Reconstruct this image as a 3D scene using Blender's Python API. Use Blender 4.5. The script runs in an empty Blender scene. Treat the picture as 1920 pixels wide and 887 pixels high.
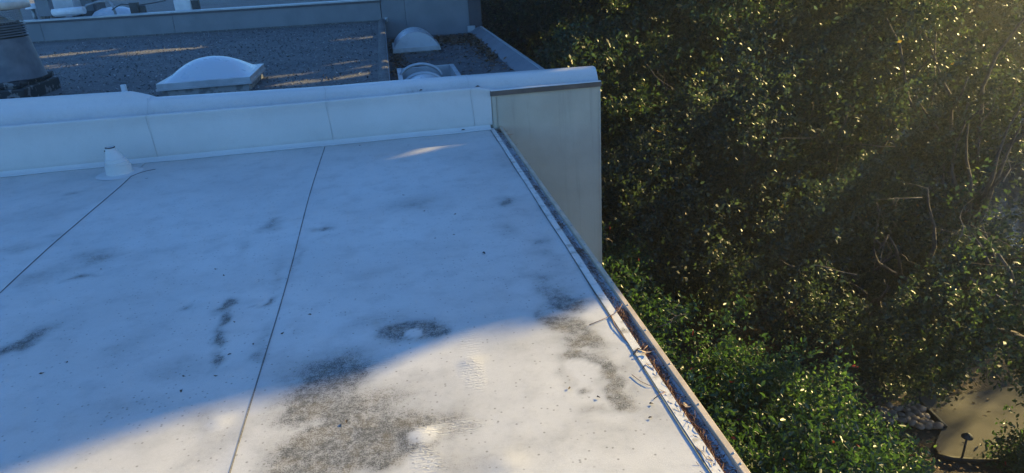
import bpy, bmesh, math, random
import numpy as np
from mathutils import Vector, Matrix
rnd = random.Random(7)
rng = np.random.default_rng(7)
scene = bpy.context.scene
COL = scene.collection

# ------------------------------------------------------------------ camera
FPX, HCAM = 1330.0, 1.8
_Y = np.array([-250.0, 527.0, -FPX]); _Y /= np.linalg.norm(_Y)
_t = math.radians(3.5)
_n = np.array([math.sin(_t), math.cos(_t)])
_h = 250 * _n[0] + 527 * _n[1]
_d = FPX * FPX / _h
_U = np.array([-_n[0] * _d, _n[1] * _d, FPX]); _U /= np.linalg.norm(_U)
_Y = _Y - _U * np.dot(_Y, _U); _Y /= np.linalg.norm(_Y)
_X = np.cross(_Y, _U)
ROT = np.array([_X, _Y, _U])
CAMP = np.array([0.0, 0.0, HCAM])
cam = bpy.data.cameras.new("camera")
cam_ob = bpy.data.objects.new("camera", cam)
COL.objects.link(cam_ob)
cam.sensor_width = 36.0
cam.lens = FPX / 1920 * 36.0
cam.clip_start = 0.05
cam.clip_end = 1500
M4 = Matrix([list(map(float, r)) for r in ROT]).to_4x4()
M4.translation = Vector(CAMP)
cam_ob.matrix_world = M4
scene.camera = cam_ob

# ------------------------------------------------------------------ light
SUN_AZ, SUN_EL = 25.0, 18.0        # azimuth from +X towards +Y
ca, sa = math.cos(math.radians(SUN_AZ)), math.sin(math.radians(SUN_AZ))
ce, se = math.cos(math.radians(SUN_EL)), math.sin(math.radians(SUN_EL))
SUN = np.array([ca * ce, sa * ce, se])
sl = bpy.data.lights.new("sun", 'SUN')
sl.energy = 5.0
sl.angle = math.radians(0.53)
sl.color = (1.0, 0.77, 0.31)
so = bpy.data.objects.new("sun", sl)
COL.objects.link(so)
so.rotation_euler = Vector(SUN).to_track_quat('Z', 'Y').to_euler()
w = bpy.data.worlds.new("World")
scene.world = w
w.use_nodes = True
nt = w.node_tree
bg = nt.nodes["Background"]
sky = nt.nodes.new("ShaderNodeTexSky")
sky.sky_type = 'NISHITA'
sky.sun_disc = False
sky.sun_elevation = math.radians(SUN_EL)
sky.sun_rotation = math.radians(90 - SUN_AZ)
sky.air_density = 1.0
sky.dust_density = 0.3
sky.ozone_density = 5.0
wb = nt.nodes.new("ShaderNodeVectorMath"); wb.operation = 'MULTIPLY'
wb.inputs[1].default_value = (0.66, 0.91, 1.11)     # camera balanced for the warm sun: the whole sky reads bluer
nt.links.new(sky.outputs[0], wb.inputs[0])
nt.links.new(wb.outputs[0], bg.inputs[0])
bg.inputs[1].default_value = 0.106
scene.view_settings.view_transform = 'Standard'
scene.view_settings.look = 'None'
scene.view_settings.gamma = 1.0
scene.view_settings.exposure = 1.6
scene.render.engine = 'CYCLES'
scene.cycles.max_bounces = 6
scene.cycles.transparent_max_bounces = 8

# ------------------------------------------------------------------ helpers
def ray(px, py):
    return ROT @ np.array([px - 960, 443.5 - py, -FPX])
def atz(px, py, z=0.0):
    r = ray(px, py); return CAMP + r * ((z - HCAM) / r[2])
def aty(px, py, y):
    r = ray(px, py); return CAMP + r * (y / r[1])

def meta(o, label=None, cat=None, group=None, kind=None):
    if label: o['label'] = label
    if cat: o['category'] = cat
    if group: o['group'] = group
    if kind: o['kind'] = kind
    return o
def empty(name, loc, label, cat, group=None):
    o = bpy.data.objects.new(name, None); COL.objects.link(o)
    o.location = tuple(float(v) for v in loc); o.empty_display_size = 0.1
    return meta(o, label, cat, group)
def rawmesh(name, V, F, mat, parent=None, smooth=False, n=None, attr=None):
    """V (k,3) array, F (m,n) array of equal polygons; world coordinates"""
    V = np.asarray(V, dtype=np.float32); F = np.asarray(F, dtype=np.int32)
    me = bpy.data.meshes.new(name)
    n = F.shape[1]
    me.vertices.add(len(V)); me.vertices.foreach_set('co', V.ravel())
    me.loops.add(F.size); me.loops.foreach_set('vertex_index', F.ravel())
    me.polygons.add(len(F))
    me.polygons.foreach_set('loop_start', np.arange(0, F.size, n, dtype=np.int32))
    me.polygons.foreach_set('loop_total', np.full(len(F), n, dtype=np.int32))
    if smooth: me.polygons.foreach_set('use_smooth', np.ones(len(F), dtype=bool))
    if attr is not None:
        a = me.attributes.new('tone', 'FLOAT', 'FACE'); a.data.foreach_set('value', attr.astype(np.float32))
    me.update(calc_edges=True)
    me.materials.append(mat)
    o = bpy.data.objects.new(name, me); COL.objects.link(o)
    adopt(o, parent)
    return o
def adopt(o, parent):
    if parent is not None:
        o.parent = parent
        off = Vector((0, 0, 0)); p = parent
        while p is not None:
            off += p.location; p = p.parent
        if off.length > 0: o.data.transform(Matrix.Translation(-off))
class MB:
    def __init__(s): s.bm = bmesh.new()
    def box(s, x0, x1, y0, y1, z0, z1, rz=0, bev=0):
        r = bmesh.ops.create_cube(s.bm, size=1)
        vs = r['verts']
        c = Vector(((x0 + x1) / 2, (y0 + y1) / 2, (z0 + z1) / 2))
        m = Matrix.Translation(c) @ Matrix.Rotation(rz, 4, 'Z') @ Matrix.Diagonal((abs(x1 - x0), abs(y1 - y0), abs(z1 - z0), 1))
        bmesh.ops.transform(s.bm, matrix=m, verts=vs)
        if bev:
            es = list({e for v in vs for e in v.link_edges})
            bmesh.ops.bevel(s.bm, geom=es, offset=bev, segments=2, affect='EDGES', profile=0.6)
        return s
    def tube(s, pts, rad, seg=6, cap=True):
        pts = [Vector([float(c) for c in p]) for p in pts]
        if not hasattr(rad, '__len__'): rad = [rad] * len(pts)
        rings = []
        for i, p in enumerate(pts):
            d = (pts[min(i + 1, len(pts) - 1)] - pts[max(i - 1, 0)]).normalized()
            a = d.orthogonal().normalized() if i == 0 else (a - d * a.dot(d)).normalized()
            b = d.cross(a)
            rings.append([s.bm.verts.new(p + (a * math.cos(k * 2 * math.pi / seg) + b * math.sin(k * 2 * math.pi / seg)) * rad[i]) for k in range(seg)])
        for q in range(len(rings) - 1):
            for k in range(seg):
                f = s.bm.faces.new((rings[q][k], rings[q][(k + 1) % seg], rings[q + 1][(k + 1) % seg], rings[q + 1][k])); f.smooth = True
        if cap:
            s.bm.faces.new(rings[0][::-1]); s.bm.faces.new(rings[-1])
        return s
    def lathe(s, cx, cy, prof, seg=32, cap=False):
        rings = [[s.bm.verts.new((cx + r * math.cos(k * 2 * math.pi / seg), cy + r * math.sin(k * 2 * math.pi / seg), z)) for k in range(seg)] for r, z in prof]
        for q in range(len(rings) - 1):
            for k in range(seg):
                f = s.bm.faces.new((rings[q][k], rings[q][(k + 1) % seg], rings[q + 1][(k + 1) % seg], rings[q + 1][k])); f.smooth = True
        if cap:
            s.bm.faces.new(rings[-1])
        return s
    def poly(s, pts):
        s.bm.faces.new([s.bm.verts.new([float(c) for c in p]) for p in pts]); return s
    def build(s, name, mat, parent=None):
        bmesh.ops.recalc_face_normals(s.bm, faces=s.bm.faces)
        me = bpy.data.meshes.new(name); s.bm.to_mesh(me); s.bm.free()
        me.materials.append(mat)
        o = bpy.data.objects.new(name, me); COL.objects.link(o)
        adopt(o, parent)
        return o
def sweep(name, xs, profs, mat, parent=None, capends=True):
    """profs[i] = list of (y,z) at xs[i]; closed by open skin"""
    V = []; k = len(profs[0])
    for x, pr in zip(xs, profs):
        V += [(x, y, z) for y, z in pr]
    F = [(i * k + j, (i + 1) * k + j, (i + 1) * k + j + 1, i * k + j + 1) for i in range(len(xs) - 1) for j in range(k - 1)]
    o = rawmesh(name, V, F, mat, parent, smooth=True)
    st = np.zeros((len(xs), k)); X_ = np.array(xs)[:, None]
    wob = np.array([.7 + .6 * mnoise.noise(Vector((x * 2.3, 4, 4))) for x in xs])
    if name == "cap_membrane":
        st[:, 1:4] = np.array([.65, .7, .4])[None, :] * wob[:, None]  # groove rows darkened to paint the crease shade of the cap
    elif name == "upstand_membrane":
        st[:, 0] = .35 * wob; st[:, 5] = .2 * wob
    at = o.data.attributes.new('stain_shade', 'FLOAT', 'POINT'); at.data.foreach_set('value', st.ravel().astype(np.float32))
    return o

# ------------------------------------------------------------------ materials
def newmat(name):
    m = bpy.data.materials.new(name); m.use_nodes = True
    return m, m.node_tree.nodes, m.node_tree.links, m.node_tree.nodes['Principled BSDF']
def noise(N, L, vec, scale, detail=3, rough=0.55):
    n = N.new("ShaderNodeTexNoise"); n.inputs['Scale'].default_value = scale
    n.inputs['Detail'].default_value = detail; n.inputs['Roughness'].default_value = rough
    if vec is not None: L.new(vec, n.inputs['Vector'])
    return n
def mapr(N, L, src, a, b, c=0.0, d=1.0, smooth=True):
    m = N.new("ShaderNodeMapRange")
    if smooth: m.interpolation_type = 'SMOOTHSTEP'
    L.new(src, m.inputs[0])
    for i, v in enumerate((a, b, c, d)): m.inputs[i + 1].default_value = v
    return m.outputs[0]
def mth(N, L, op, a, b=None, clamp=False):
    m = N.new("ShaderNodeMath"); m.operation = op; m.use_clamp = clamp
    for i, v in enumerate((a, b)):
        if v is None: continue
        if isinstance(v, (int, float)): m.inputs[i].default_value = v
        else: L.new(v, m.inputs[i])
    return m.outputs[0]
def mixc(N, L, fac, a, b):
    m = N.new("ShaderNodeMix"); m.data_type = 'RGBA'
    if isinstance(fac, (int, float)): m.inputs[0].default_value = fac
    else: L.new(fac, m.inputs[0])
    for s, v in ((6, a), (7, b)):
        if isinstance(v, tuple): m.inputs[s].default_value = (*v, 1)
        else: L.new(v, m.inputs[s])
    return m.outputs[2]
def bump(N, L, h, strength, dist, bs):
    b = N.new("ShaderNodeBump"); b.inputs['Strength'].default_value = strength; b.inputs['Distance'].default_value = dist
    L.new(h, b.inputs['Height']); L.new(b.outputs[0], bs.inputs['Normal'])
    return b
def plain(name, c1, c2, scale=8, rough=0.6, metal=0.0, bs=0.2, bd=0.004, lo=0.35, hi=0.65, fine=None, spec=0.5):
    m, N, L, B = newmat(name)
    g = N.new("ShaderNodeNewGeometry")
    n = noise(N, L, g.outputs['Position'], scale, 5)
    f = mapr(N, L, n.outputs[0], lo, hi)
    L.new(mixc(N, L, f, c1, c2), B.inputs['Base Color'])
    B.inputs['Roughness'].default_value = rough; B.inputs['Metallic'].default_value = metal
    B.inputs['Specular IOR Level'].default_value = spec
    n2 = noise(N, L, g.outputs['Position'], fine or scale * 8, 3)
    bump(N, L, n2.outputs[0], bs, bd, B)
    return m

# -------- the white membrane with stains and painted groove shade
def footprint_list():
    return [(762, 475, 20, .35), (722, 407, 8, .3), (705, 572, -12, .3), (722, 600, 12, .25), (887, 700, 4, .9), (560, 110, 0, .2), (800, 865, 18, .7), (790, 350, 0, .25), (690, 690, -60, .6), (640, 700, 25, .6), (300, 560, 0, .2), (840, 800, 80, .8), (880, 640, 2, .5)]
STAINS = [  # px, py, rx(m), ry(m), rot(deg), strength
    (770, 620, .19, .15, 0, 1.1), (735, 622, .08, .08, 0, .6), (820, 615, .08, .07, 0, .6), (700, 600, .22, .10, 20, .35),
    (640, 690, .26, .20, 30, .75), (590, 740, .22, .26, 10, .75), (650, 780, .34, .24, 0, .62), (610, 850, .30, .20, 0, .85), (700, 840, .36, .20, 0, .72), (780, 800, .22, .14, 0, .58), (740, 740, .30, .2, 0, .28), (560, 880, .14, .14, 0, .5), (850, 800, .14, .12, 0, .3),
    (545, 690, .22, .14, 30, .3), (455, 470, .05, .30, 6, .22), (520, 520, .05, .40, 4, .24), (300, 470, .3, .1, 20, .2), (250, 640, .12, .3, -30, .22), (330, 690, .2, .12, 0, .25), (560, 480, .03, .5, 0, .25), (1070, 570, .16, .09, -20, .7), (1035, 605, .03, .05, 0, .9), (1060, 610, .09, .025, -20, .9), (1140, 700, .03, .12, -20, .8), (1190, 700, .06, .2, -8, .35), (980, 650, .2, .15, 0, .18), (900, 760, .2, .2, 0, .2), (1000, 830, .3, .12, 0, .2), (1060, 700, .04, .2, -25, .35), (860, 870, .2, .1, 0, .35),
    (1055, 560, .16, .20, 0, .62), (1055, 605, .16, .10, -25, .95), (1110, 660, .12, .12, -20, .55), (1140, 700, .09, .16, -12, .55), (1020, 540, .10, .12, 0, .4), (1020, 590, .05, .06, 0, .7), (1080, 640, .13, .11, 0, .9), (1075, 665, .1, .07, 0, .8), (1110, 625, .08, .12, 0, .5), (1150, 720, .045, .20, -12, .95), (1130, 690, .06, .09, 0, .8), (1180, 750, .05, .09, -15, .85), (1085, 732, .035, .05, 40, .8), (1120, 770, .10, .04, 0, .45), (1210, 770, .1, .2, 0, .3), (1160, 820, .12, .1, 0, .25),
    (1030, 480, .12, .45, 0, .28), (945, 378, .09, .17, 0, .62), (960, 430, .10, .2, 0, .3), (1000, 455, .08, .08, 0, .35), (950, 300, .10, .5, 0, .25), (1015, 520, .10, .10, 0, .42),
    (780, 380, .26, .20, 0, .34), (690, 515, .14, .1, 0, .22), (600, 430, .10, .05, 0, .6), (760, 300, .1, .1, 0, .25),
    (505, 425, .12, .16, -38, .6), (515, 412, .04, .10, -35, .5), (425, 572, .06, .12, -15, 1.1), (420, 600, .04, .12, 4, .9), (414, 635, .04, .12, 8, 1.0), (400, 675, .04, .10, 14, 1.0), (355, 575, .06, .05, 0, .5), (505, 565, .06, .05, 0, .75), (480, 572, .05, .02, 0, .5), (500, 630, .06, .2, 0, .38), (485, 665, .05, .1, 0, .4),
    (170, 485, .22, .22, 0, .50), (150, 520, .12, .05, 0, .7), (45, 640, .10, .28, -30, .72), (20, 660, .07, .15, -40, .5), (60, 520, .2, .16, 0, .42), (140, 362, .14, .07, 0, .45), (40, 465, .3, .12, 0, .3), (110, 440, .1, .1, 0, .35), (80, 400, .4, .2, 0, .2),
    (430, 820, .25, .12, 30, .28), (380, 790, .1, .2, 30, .25), (250, 760, .2, .1, 0, .2)]
CLEAN = [(775, 627, .055, .045, 0, 1.6), (790, 818, .07, .05, 0, 1.3), (385, 568, .09, .06, 0, .8), (485, 565, .06, .04, 0, .8), (1105, 690, .08, .06, -40, 1.2), (1095, 655, .03, .08, 60, .6), (785, 870, .07, .07, 0, .7), (410, 792, .05, .04, 0, .6)]
FLASH_Y = 7.43
from mathutils import noise as mnoise
def _loc(lst): return [(*atz(px, py)[:2], rx, ry, math.radians(r), st) for px, py, rx, ry, r, st in lst]
STW, CLW = _loc(STAINS), _loc(CLEAN)
FPW = _loc([(px, py, .055, .15, r, st) for px, py, r, st in footprint_list()])
def _ell(X, Y, b, lo, hi):
    x, y, rx, ry, r, st = b
    dx, dy = X - x, Y - y
    u = (dx * math.cos(r) + dy * math.sin(r)) / rx; v = (-dx * math.sin(r) + dy * math.cos(r)) / ry
    t = np.clip((lo - np.sqrt(u * u + v * v)) / (lo - hi), 0, 1)
    return t * t * (3 - 2 * t) * st
def stain_mask(V):
    X, Y = V[:, 0].copy(), V[:, 1].copy()
    n1 = np.array([mnoise.fractal(Vector((x * 6, y * 6, 0)), 1.0, 2.0, 3) for x, y in zip(X, Y)]); n2 = np.array([mnoise.fractal(Vector((x * 6, y * 6, 7)), 1.0, 2.0, 3) for x, y in zip(X, Y)])
    X2, Y2 = X + n1 * .055, Y + n2 * .055
    m = np.ones(len(X))
    for b in STW: m *= 1 - .85 * _ell(X2, Y2, b, 1.35, -.1)
    m = 1 - m
    c = np.zeros(len(X))
    for b in CLW: c = np.maximum(c, _ell(X2 * .7 + X * .3, Y2 * .7 + Y * .3, b, 1.25, .5))
    p = np.zeros(len(X))
    for b in FPW: p = np.maximum(p, _ell(X, Y, b, 1.15, .75))
    return np.clip(m * 1.85 * (1 + .38 * n2) - c, 0, 1), p, c
def roof_material(withstains=True, name="white_membrane", base=(.545, .525, .49), lo=.85, mott=.24):
    m, N, L, B = newmat(name)
    g = N.new("ShaderNodeNewGeometry"); P = g.outputs['Position']
    big = noise(N, L, P, 0.9, 4); med = noise(N, L, P, 5.5, 5, .6); grain = noise(N, L, P, 170, 5, .75); fine = noise(N, L, P, 320, 2)
    dist = noise(N, L, P, 9, 4, .6); mid = noise(N, L, P, 28, 4, .65)
    gr = mapr(N, L, med.outputs[0], .50, .80, 0, mott * .85)
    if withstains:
        at = N.new("ShaderNodeAttribute"); at.attribute_name = 'stain_shade'  # roof stains, plus the painted groove shade of the cap
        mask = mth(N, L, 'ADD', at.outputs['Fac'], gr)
    else: mask = gr
    mask = mth(N, L, 'MULTIPLY', mask, mapr(N, L, mid.outputs[0], .3, .7, .72, 1.18, False))
    v = mth(N, L, 'ADD', mask, mth(N, L, 'MULTIPLY', mth(N, L, 'SUBTRACT', grain.outputs[0], .5), 2.4))
    hard = mapr(N, L, v, .36, 1.20, 0, .90)
    soft = mth(N, L, 'MULTIPLY', mask, .52)
    dirt_shade = mth(N, L, 'MAXIMUM', hard, soft, True)
    vo = N.new("ShaderNodeTexVoronoi"); vo.inputs['Scale'].default_value = 42; L.new(P, vo.inputs['Vector'])
    dots = mapr(N, L, vo.outputs['Distance'], .30, .10)
    sc = N.new("ShaderNodeSeparateColor"); L.new(vo.outputs['Color'], sc.inputs[0])
    dsel = mapr(N, L, sc.outputs[0], .62, .9)
    dots = mth(N, L, 'MULTIPLY', mth(N, L, 'MULTIPLY', dots, dsel), .6 if mott > .1 else .12)
    base2 = tuple(c * lo for c in base)
    b0 = mixc(N, L, mapr(N, L, big.outputs[0], .35, .65), base, base2)
    b0 = mixc(N, L, mapr(N, L, mid.outputs[0],   .50, .78, 0, mott), b0, (.33, .31, .28))
    b0 = mixc(N, L, mapr(N, L, med.outputs[0], .42, .70, 0, mott), b0, (.30, .29, .275))
    b0 = mixc(N, L, mapr(N, L, fine.outputs[0], .35, .7, 0, .22), b0, (.30, .28, .25))
    brown = mixc(N, L, mapr(N, L, dist.outputs[0], .45, .62), (.040, .040, .038), (.088, .074, .052))
    c1 = mixc(N, L, dirt_shade, b0, brown)
    c2 = mixc(N, L, dots, c1, (.09, .08, .06))
    L.new(c2, B.inputs['Base Color'])
    L.new(mapr(N, L, dirt_shade, 0, 1, .42, .85), B.inputs['Roughness'])
    B.inputs['Specular IOR Level'].default_value = .35
    h = mth(N, L, 'MULTIPLY', grain.outputs[0], .30)
    h = mth(N, L, 'ADD', h, mth(N, L, 'MULTIPLY', dirt_shade, .5))
    if withstains:
        a2 = N.new("ShaderNodeAttribute"); a2.attribute_name = 'tread'
        wv = N.new("ShaderNodeTexWave"); wv.bands_direction = 'Y'; wv.inputs['Scale'].default_value = 14
        wv.inputs['Distortion'].default_value = 6; wv.inputs['Detail'].default_value = 1; wv.inputs['Detail Scale'].default_value = 3
        L.new(P, wv.inputs['Vector'])
        h = mth(N, L, 'ADD', h, mth(N, L, 'MULTIPLY', mth(N, L, 'MULTIPLY', a2.outputs['Fac'], wv.outputs[1]), .8))
    b1 = bump(N, L, h, .55, .0035, B)
    b2 = N.new("ShaderNodeBump"); b2.inputs['Strength'].default_value = .16; b2.inputs['Distance'].default_value = .012
    L.new(med.outputs[0], b2.inputs['Height']); L.new(b2.outputs[0], b1.inputs['Normal'])
    return m
M_roof = roof_material()
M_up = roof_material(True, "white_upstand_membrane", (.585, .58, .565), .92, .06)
M_seam = plain("seam_dirt", (.03, .03, .03), (.07, .065, .06), 30)
M_seamlt = plain("seam_bead", (.30, .29, .28), (.42, .41, .39), 30)
M_beige = plain("beige_stucco_paint", (.385, .345, .275), (.44, .40, .32), 2.2, .75, bs=.35, bd=.004, fine=60)
_N, _L = M_beige.node_tree.nodes, M_beige.node_tree.links; _B = _N['Principled BSDF']
_g = _N.new("ShaderNodeNewGeometry"); _mp = _N.new("ShaderNodeMapping"); _mp.inputs['Scale'].default_value = (14, 14, .8); _L.new(_g.outputs['Position'], _mp.inputs[0])
_ns = noise(_N, _L, _mp.outputs[0], 1.0, 4, .6); _old = _B.inputs['Base Color'].links[0].from_socket
_L.new(mixc(_N, _L, mapr(_N, _L, _ns.outputs[0], .52, .78, 0, .35), _old, (.22, .19, .15)), _B.inputs['Base Color'])
M_brown = plain("brown_metal_trim", (.075, .060, .052), (.11, .085, .072), 5, .5)
M_alum = plain("aluminium_trim", (.40, .41, .42), (.52, .53, .54), 6, .4, .6)
M_lip = plain("cream_gutter_paint", (.42, .33, .235), (.52, .41, .30), 9, .45, bs=.1)
M_strip = plain("white_drip_edge", (.30, .27, .22), (.56, .53, .48), 14, .6, lo=.30, hi=.52)
M_cap = None
def cap_sheet(name, c1, c2, sp):
    m, N, L, B = newmat(name)
    g = N.new("ShaderNodeNewGeometry"); P = g.outputs['Position']
    a = noise(N, L, P, 1.1, 5, .65); b = noise(N, L, P, 24, 3, .8); c = noise(N, L, P, 9, 5, .85)
    col = mixc(N, L, mapr(N, L, a.outputs[0], .35, .65), c1, c2)
    col = mixc(N, L, mapr(N, L, b.outputs[0], .55, .68, 0, .85), col, sp)
    col = mixc(N, L, mapr(N, L, c.outputs[0], .50, .36, 0, .75), col, tuple(k * .35 for k in c1))
    L.new(col, B.inputs['Base Color']); B.inputs['Roughness'].default_value = .9
    h = mth(N, L, 'ADD', b.outputs[0], c.outputs[0])
    bump(N, L, h, .9, .02, B)
    return m
M_gravel = cap_sheet("grey_mineral_cap_sheet", (.088, .088, .088), (.125, .122, .118), (.33, .31, .28))
M_gravel2 = cap_sheet("dark_mineral_cap_sheet", (.085, .09, .095), (.12, .122, .125), (.25, .25, .24))
M_bluewall = plain("grey_coated_parapet", (.150, .165, .180), (.185, .198, .212), 1.6, .7, bs=.15)
M_coping = plain("pale_metal_coping", (.33, .36, .38), (.42, .45, .47), 4, .45, .3)
M_darkside = plain("dark_grey_and_side_shade", (.05, .05, .058), (.07, .068, .075), 3, .8)  # paints the end wall's shaded side; plain dark grey on the cabinet
M_plasticw = plain("white_plastic", (.60, .60, .60), (.68, .68, .68), 6, .35, bs=.05)
M_acryl, _N, _L, _B = newmat("white_acrylic_dome")
_B.inputs['Base Color'].default_value = (.50, .52, .54, 1); _B.inputs['Roughness'].default_value = .18
_B.inputs['Subsurface Weight'].default_value = .15
_g = _N.new("ShaderNodeNewGeometry"); _n2 = noise(_N, _L, _g.outputs['Position'], 6, 4)
_L.new(mapr(_N, _L, _n2.outputs[0], .3, .7, .26, .36), _B.inputs['Roughness'])
M_skyframe = plain("skylight_frame_metal", (.40, .40, .40), (.50, .50, .50), 5, .4, .3)
M_curb = plain("weathered_curb", (.16, .16, .155), (.30, .30, .29), 9, .8, lo=.4, hi=.55)
M_galv = plain("galvanised_steel", (.22, .235, .25), (.33, .345, .36), 5, .45, .55, bs=.1)
M_cone = plain("dull_grey_sheet_metal", (.095, .105, .12), (.15, .16, .175), 4, .6, .15, bs=.1)
M_tar = plain("black_bitumen", (.010, .010, .012), (.16, .155, .15), 9, .6, lo=.55, hi=.60)
M_black = plain("black_rubber", (.015, .015, .016), (.03, .03, .03), 20, .6)
M_glassdark = plain("dark_glazing", (.02, .024, .03), (.03, .034, .04), 5, .12, bs=0)
M_white = plain("white_paint", (.62, .62, .62), (.72, .72, .72), 6, .5, bs=.05)
M_tan = plain("sunlit_tan_metal", (.50, .44, .36), (.60, .53, .44), 6, .5, bs=.05)  # tan colour paints warm sunlight onto the white vent cap
M_wood = plain("weathered_boards", (.13, .11, .09), (.22, .19, .16), 12, .8)
M_ground = plain("dark_mulch", (.030, .022, .015), (.075, .052, .034), 4, .95, bs=.8, bd=.03, fine=26)
M_path = plain("exposed_aggregate_path", (.038, .034, .028), (.080, .071, .058), 1.4, .9, bs=.4, bd=.006, fine=120)
M_edge = plain("black_path_edging", (.012, .011, .010), (.03, .026, .022), 20, .8)
M_stone = plain("river_cobble", (.17, .13, .10), (.27, .21, .16), 8, .8, bs=.3, bd=.01)
M_bark = plain("grey_brown_bark", (.055, .042, .032), (.12, .095, .075), 14, .95, bs=.8, bd=.02, fine=50)
M_twig = plain("pale_bare_twig", (.11, .085, .062), (.18, .14, .105), 14, .9)
M_needle, _N, _L, _B = newmat("red_brown_needles")
_a = _N.new("ShaderNodeAttribute"); _a.attribute_name = 'tone'
_r = _N.new("ShaderNodeValToRGB"); _L.new(_a.outputs['Fac'], _r.inputs[0])
_r.color_ramp.elements[0].color = (.10, .030, .014, 1); _r.color_ramp.elements[1].color = (.34, .16, .075, 1)
_L.new(_r.outputs[0], _B.inputs['Base Color']); _B.inputs['Roughness'].default_value = .6
M_water, _N, _L, _B = newmat("pond_water")
_B.inputs['Base Color'].default_value = (.02, .045, .06, 1); _B.inputs['Roughness'].default_value = .08
_n2 = noise(_N, _L, None, 14, 3); bump(_N, _L, _n2.outputs[0], .3, .05, _B)

def leaf_material(name, stops, rough=.46, trans=.32, spec=.28):
    m, N, L, B = newmat(name)
    a = N.new("ShaderNodeAttribute"); a.attribute_name = 'tone'
    r = N.new("ShaderNodeValToRGB"); L.new(a.outputs['Fac'], r.inputs[0])
    cr = r.color_ramp
    cr.elements[0].position = stops[0][0]; cr.elements[0].color = (*stops[0][1], 1)
    cr.elements[1].position = stops[-1][0]; cr.elements[1].color = (*stops[-1][1], 1)
    for p, c in stops[1:-1]:
        e = cr.elements.new(p); e.color = (*c, 1)
    L.new(r.outputs[0], B.inputs['Base Color'])
    B.inputs['Roughness'].default_value = rough; B.inputs['Specular IOR Level'].default_value = spec
    t = N.new("ShaderNodeBsdfTranslucent")
    tc = N.new("ShaderNodeVectorMath"); tc.operation = 'MULTIPLY'; L.new(r.outputs[0], tc.inputs[0]); tc.inputs[1].default_value = (1.45, 2.0, 1.1)
    L.new(tc.outputs[0], t.inputs[0])
    mx = N.new("ShaderNodeMixShader"); mx.inputs[0].default_value = trans
    L.new(B.outputs[0], mx.inputs[1]); L.new(t.outputs[0], mx.inputs[2])
    L.new(mx.outputs[0], N['Material Output'].inputs[0])
    return m
OAK = [(0, (.021, .029, .015)), (.5, (.041, .055, .029)), (.90, (.078, .100, .050)), (.965, (.18, .17, .05)), (.985, (.30, .20, .05)), (1, (.24, .11, .05))]
M_oak = leaf_material("evergreen_oak_leaf", OAK)
M_oak2 = leaf_material("dusty_oak_leaf", [(p, (c[0] * 1.15, c[1] * 1.0, c[2] * 1.25)) for p, c in OAK])
M_shrub = leaf_material("bright_shrub_leaf", [(0, (.026, .044, .018)), (.55, (.055, .085, .030)), (.90, (.10, .140, .050)), (.975, (.18, .19, .06)), (.985, (.22, .03, .03)), (1, (.22, .03, .03))], .40, .38, .40)
M_grit = leaf_material("grey_grit", [(0, (.03, .03, .03)), (.5, (.10, .10, .10)), (.8, (.22, .215, .21)), (1, (.45, .44, .42))], .8, .0)
M_litter = leaf_material("dry_leaf_litter", [(0, (.06, .03, .018)), (.5, (.14, .075, .045)), (1, (.26, .16, .10))], .7, .15)

# ================================================================== NEAR BUILDING (white roof)
near = empty("white_roofed_building", (0, 3, 0), "building with white membrane roof, white parapet and pale beige end wall in the foreground", "building")
SEAM1, SEAM2, EDGE = -2.55, -.785, .985
WY = 7.52
def seam1x(y):
    base = SEAM1 + .012 * math.sin(y * 2.1)
    if y > 6.75: base += .62 * ((y - 6.75) / .68) ** 2.2 * .0
    return base
def seam2x(y): return SEAM2 + .008 * math.sin(y * 1.7 + 1)
BUMPS = [(775, 627, .07, .008), (790, 818, .075, .009), (385, 568, .09, .008), (485, 565, .07, .006), (410, 792, .06, .006), (360, 457, .08, .006), (250, 325, .22, .006), (740, 322, .09, .005), (885, 680, .06, .005), (130, 535, .12, .008), (60, 350, .15, .008), (450, 300, .1, .005), (950, 870, .09, .006), (300, 395, .12, .005), (40, 450, .16, .008)]
BW = [(*atz(px, py)[:2], r, h) for px, py, r, h in BUMPS]
def roof_z(x, y):
    z = 0.006 * mnoise.noise(Vector((x * .9, y * .5, 3))) + .0022 * mnoise.noise(Vector((x * 3.1, y * 2.2, 9)))
    for bx, by, r, h in BW:
        d = ((x - bx) ** 2 + (y - by) ** 2) / (r * r)
        if d < 4: z += h * math.exp(-d * 1.6)
    if EDGE - .3 < x: z *= max(0, (EDGE - x) / .3)
    return z
def sheet(x0f, x1f, y0, y1, step=.022, lap=True):
    ny = int((y1 - y0) / step) + 1; nx = max(2, int((x1f(3) - x0f(3)) / step) + 1)
    V = []
    for j in range(ny + 1):
        y = y0 + (y1 - y0) * j / ny
        a, b = x0f(y), x1f(y)
        for i in range(nx + 1):
            x = a + (b - a) * i / nx
            z = roof_z(x, y) + (.0035 * math.exp(-(b - x) / .06) if lap else 0)
            V.append((x, y, z))
    k = nx + 1
    F = [(j * k + i, j * k + i + 1, (j + 1) * k + i + 1, (j + 1) * k + i) for j in range(ny) for i in range(nx)]
    o = rawmesh("membrane_sheet", V, F, M_roof, near, True)
    mk, tr, _ = stain_mask(np.array(V))
    for nm, ar in (('stain_shade', mk), ('tread', tr)):
        at = o.data.attributes.new(nm, 'FLOAT', 'POINT'); at.data.foreach_set('value', ar.astype(np.float32))
    return o
YB = WY + .01
sheet(lambda y: -5.4, seam1x, .8, YB)
sheet(seam1x, seam2x, .8, YB)
sheet(seam2x, lambda y: EDGE - .02, .8, YB, lap=False)
MB().poly([(-14, -9, -.004), (EDGE, -9, -.004), (EDGE, .8, -.004), (-14, .8, -.004)]).build("membrane_sheet", M_roof, near)
MB().poly([(-14, .8, -.004), (-5.4, .8, -.004), (-5.4, YB, -.004), (-14, YB, -.004)]).build("membrane_sheet", M_roof, near)
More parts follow.
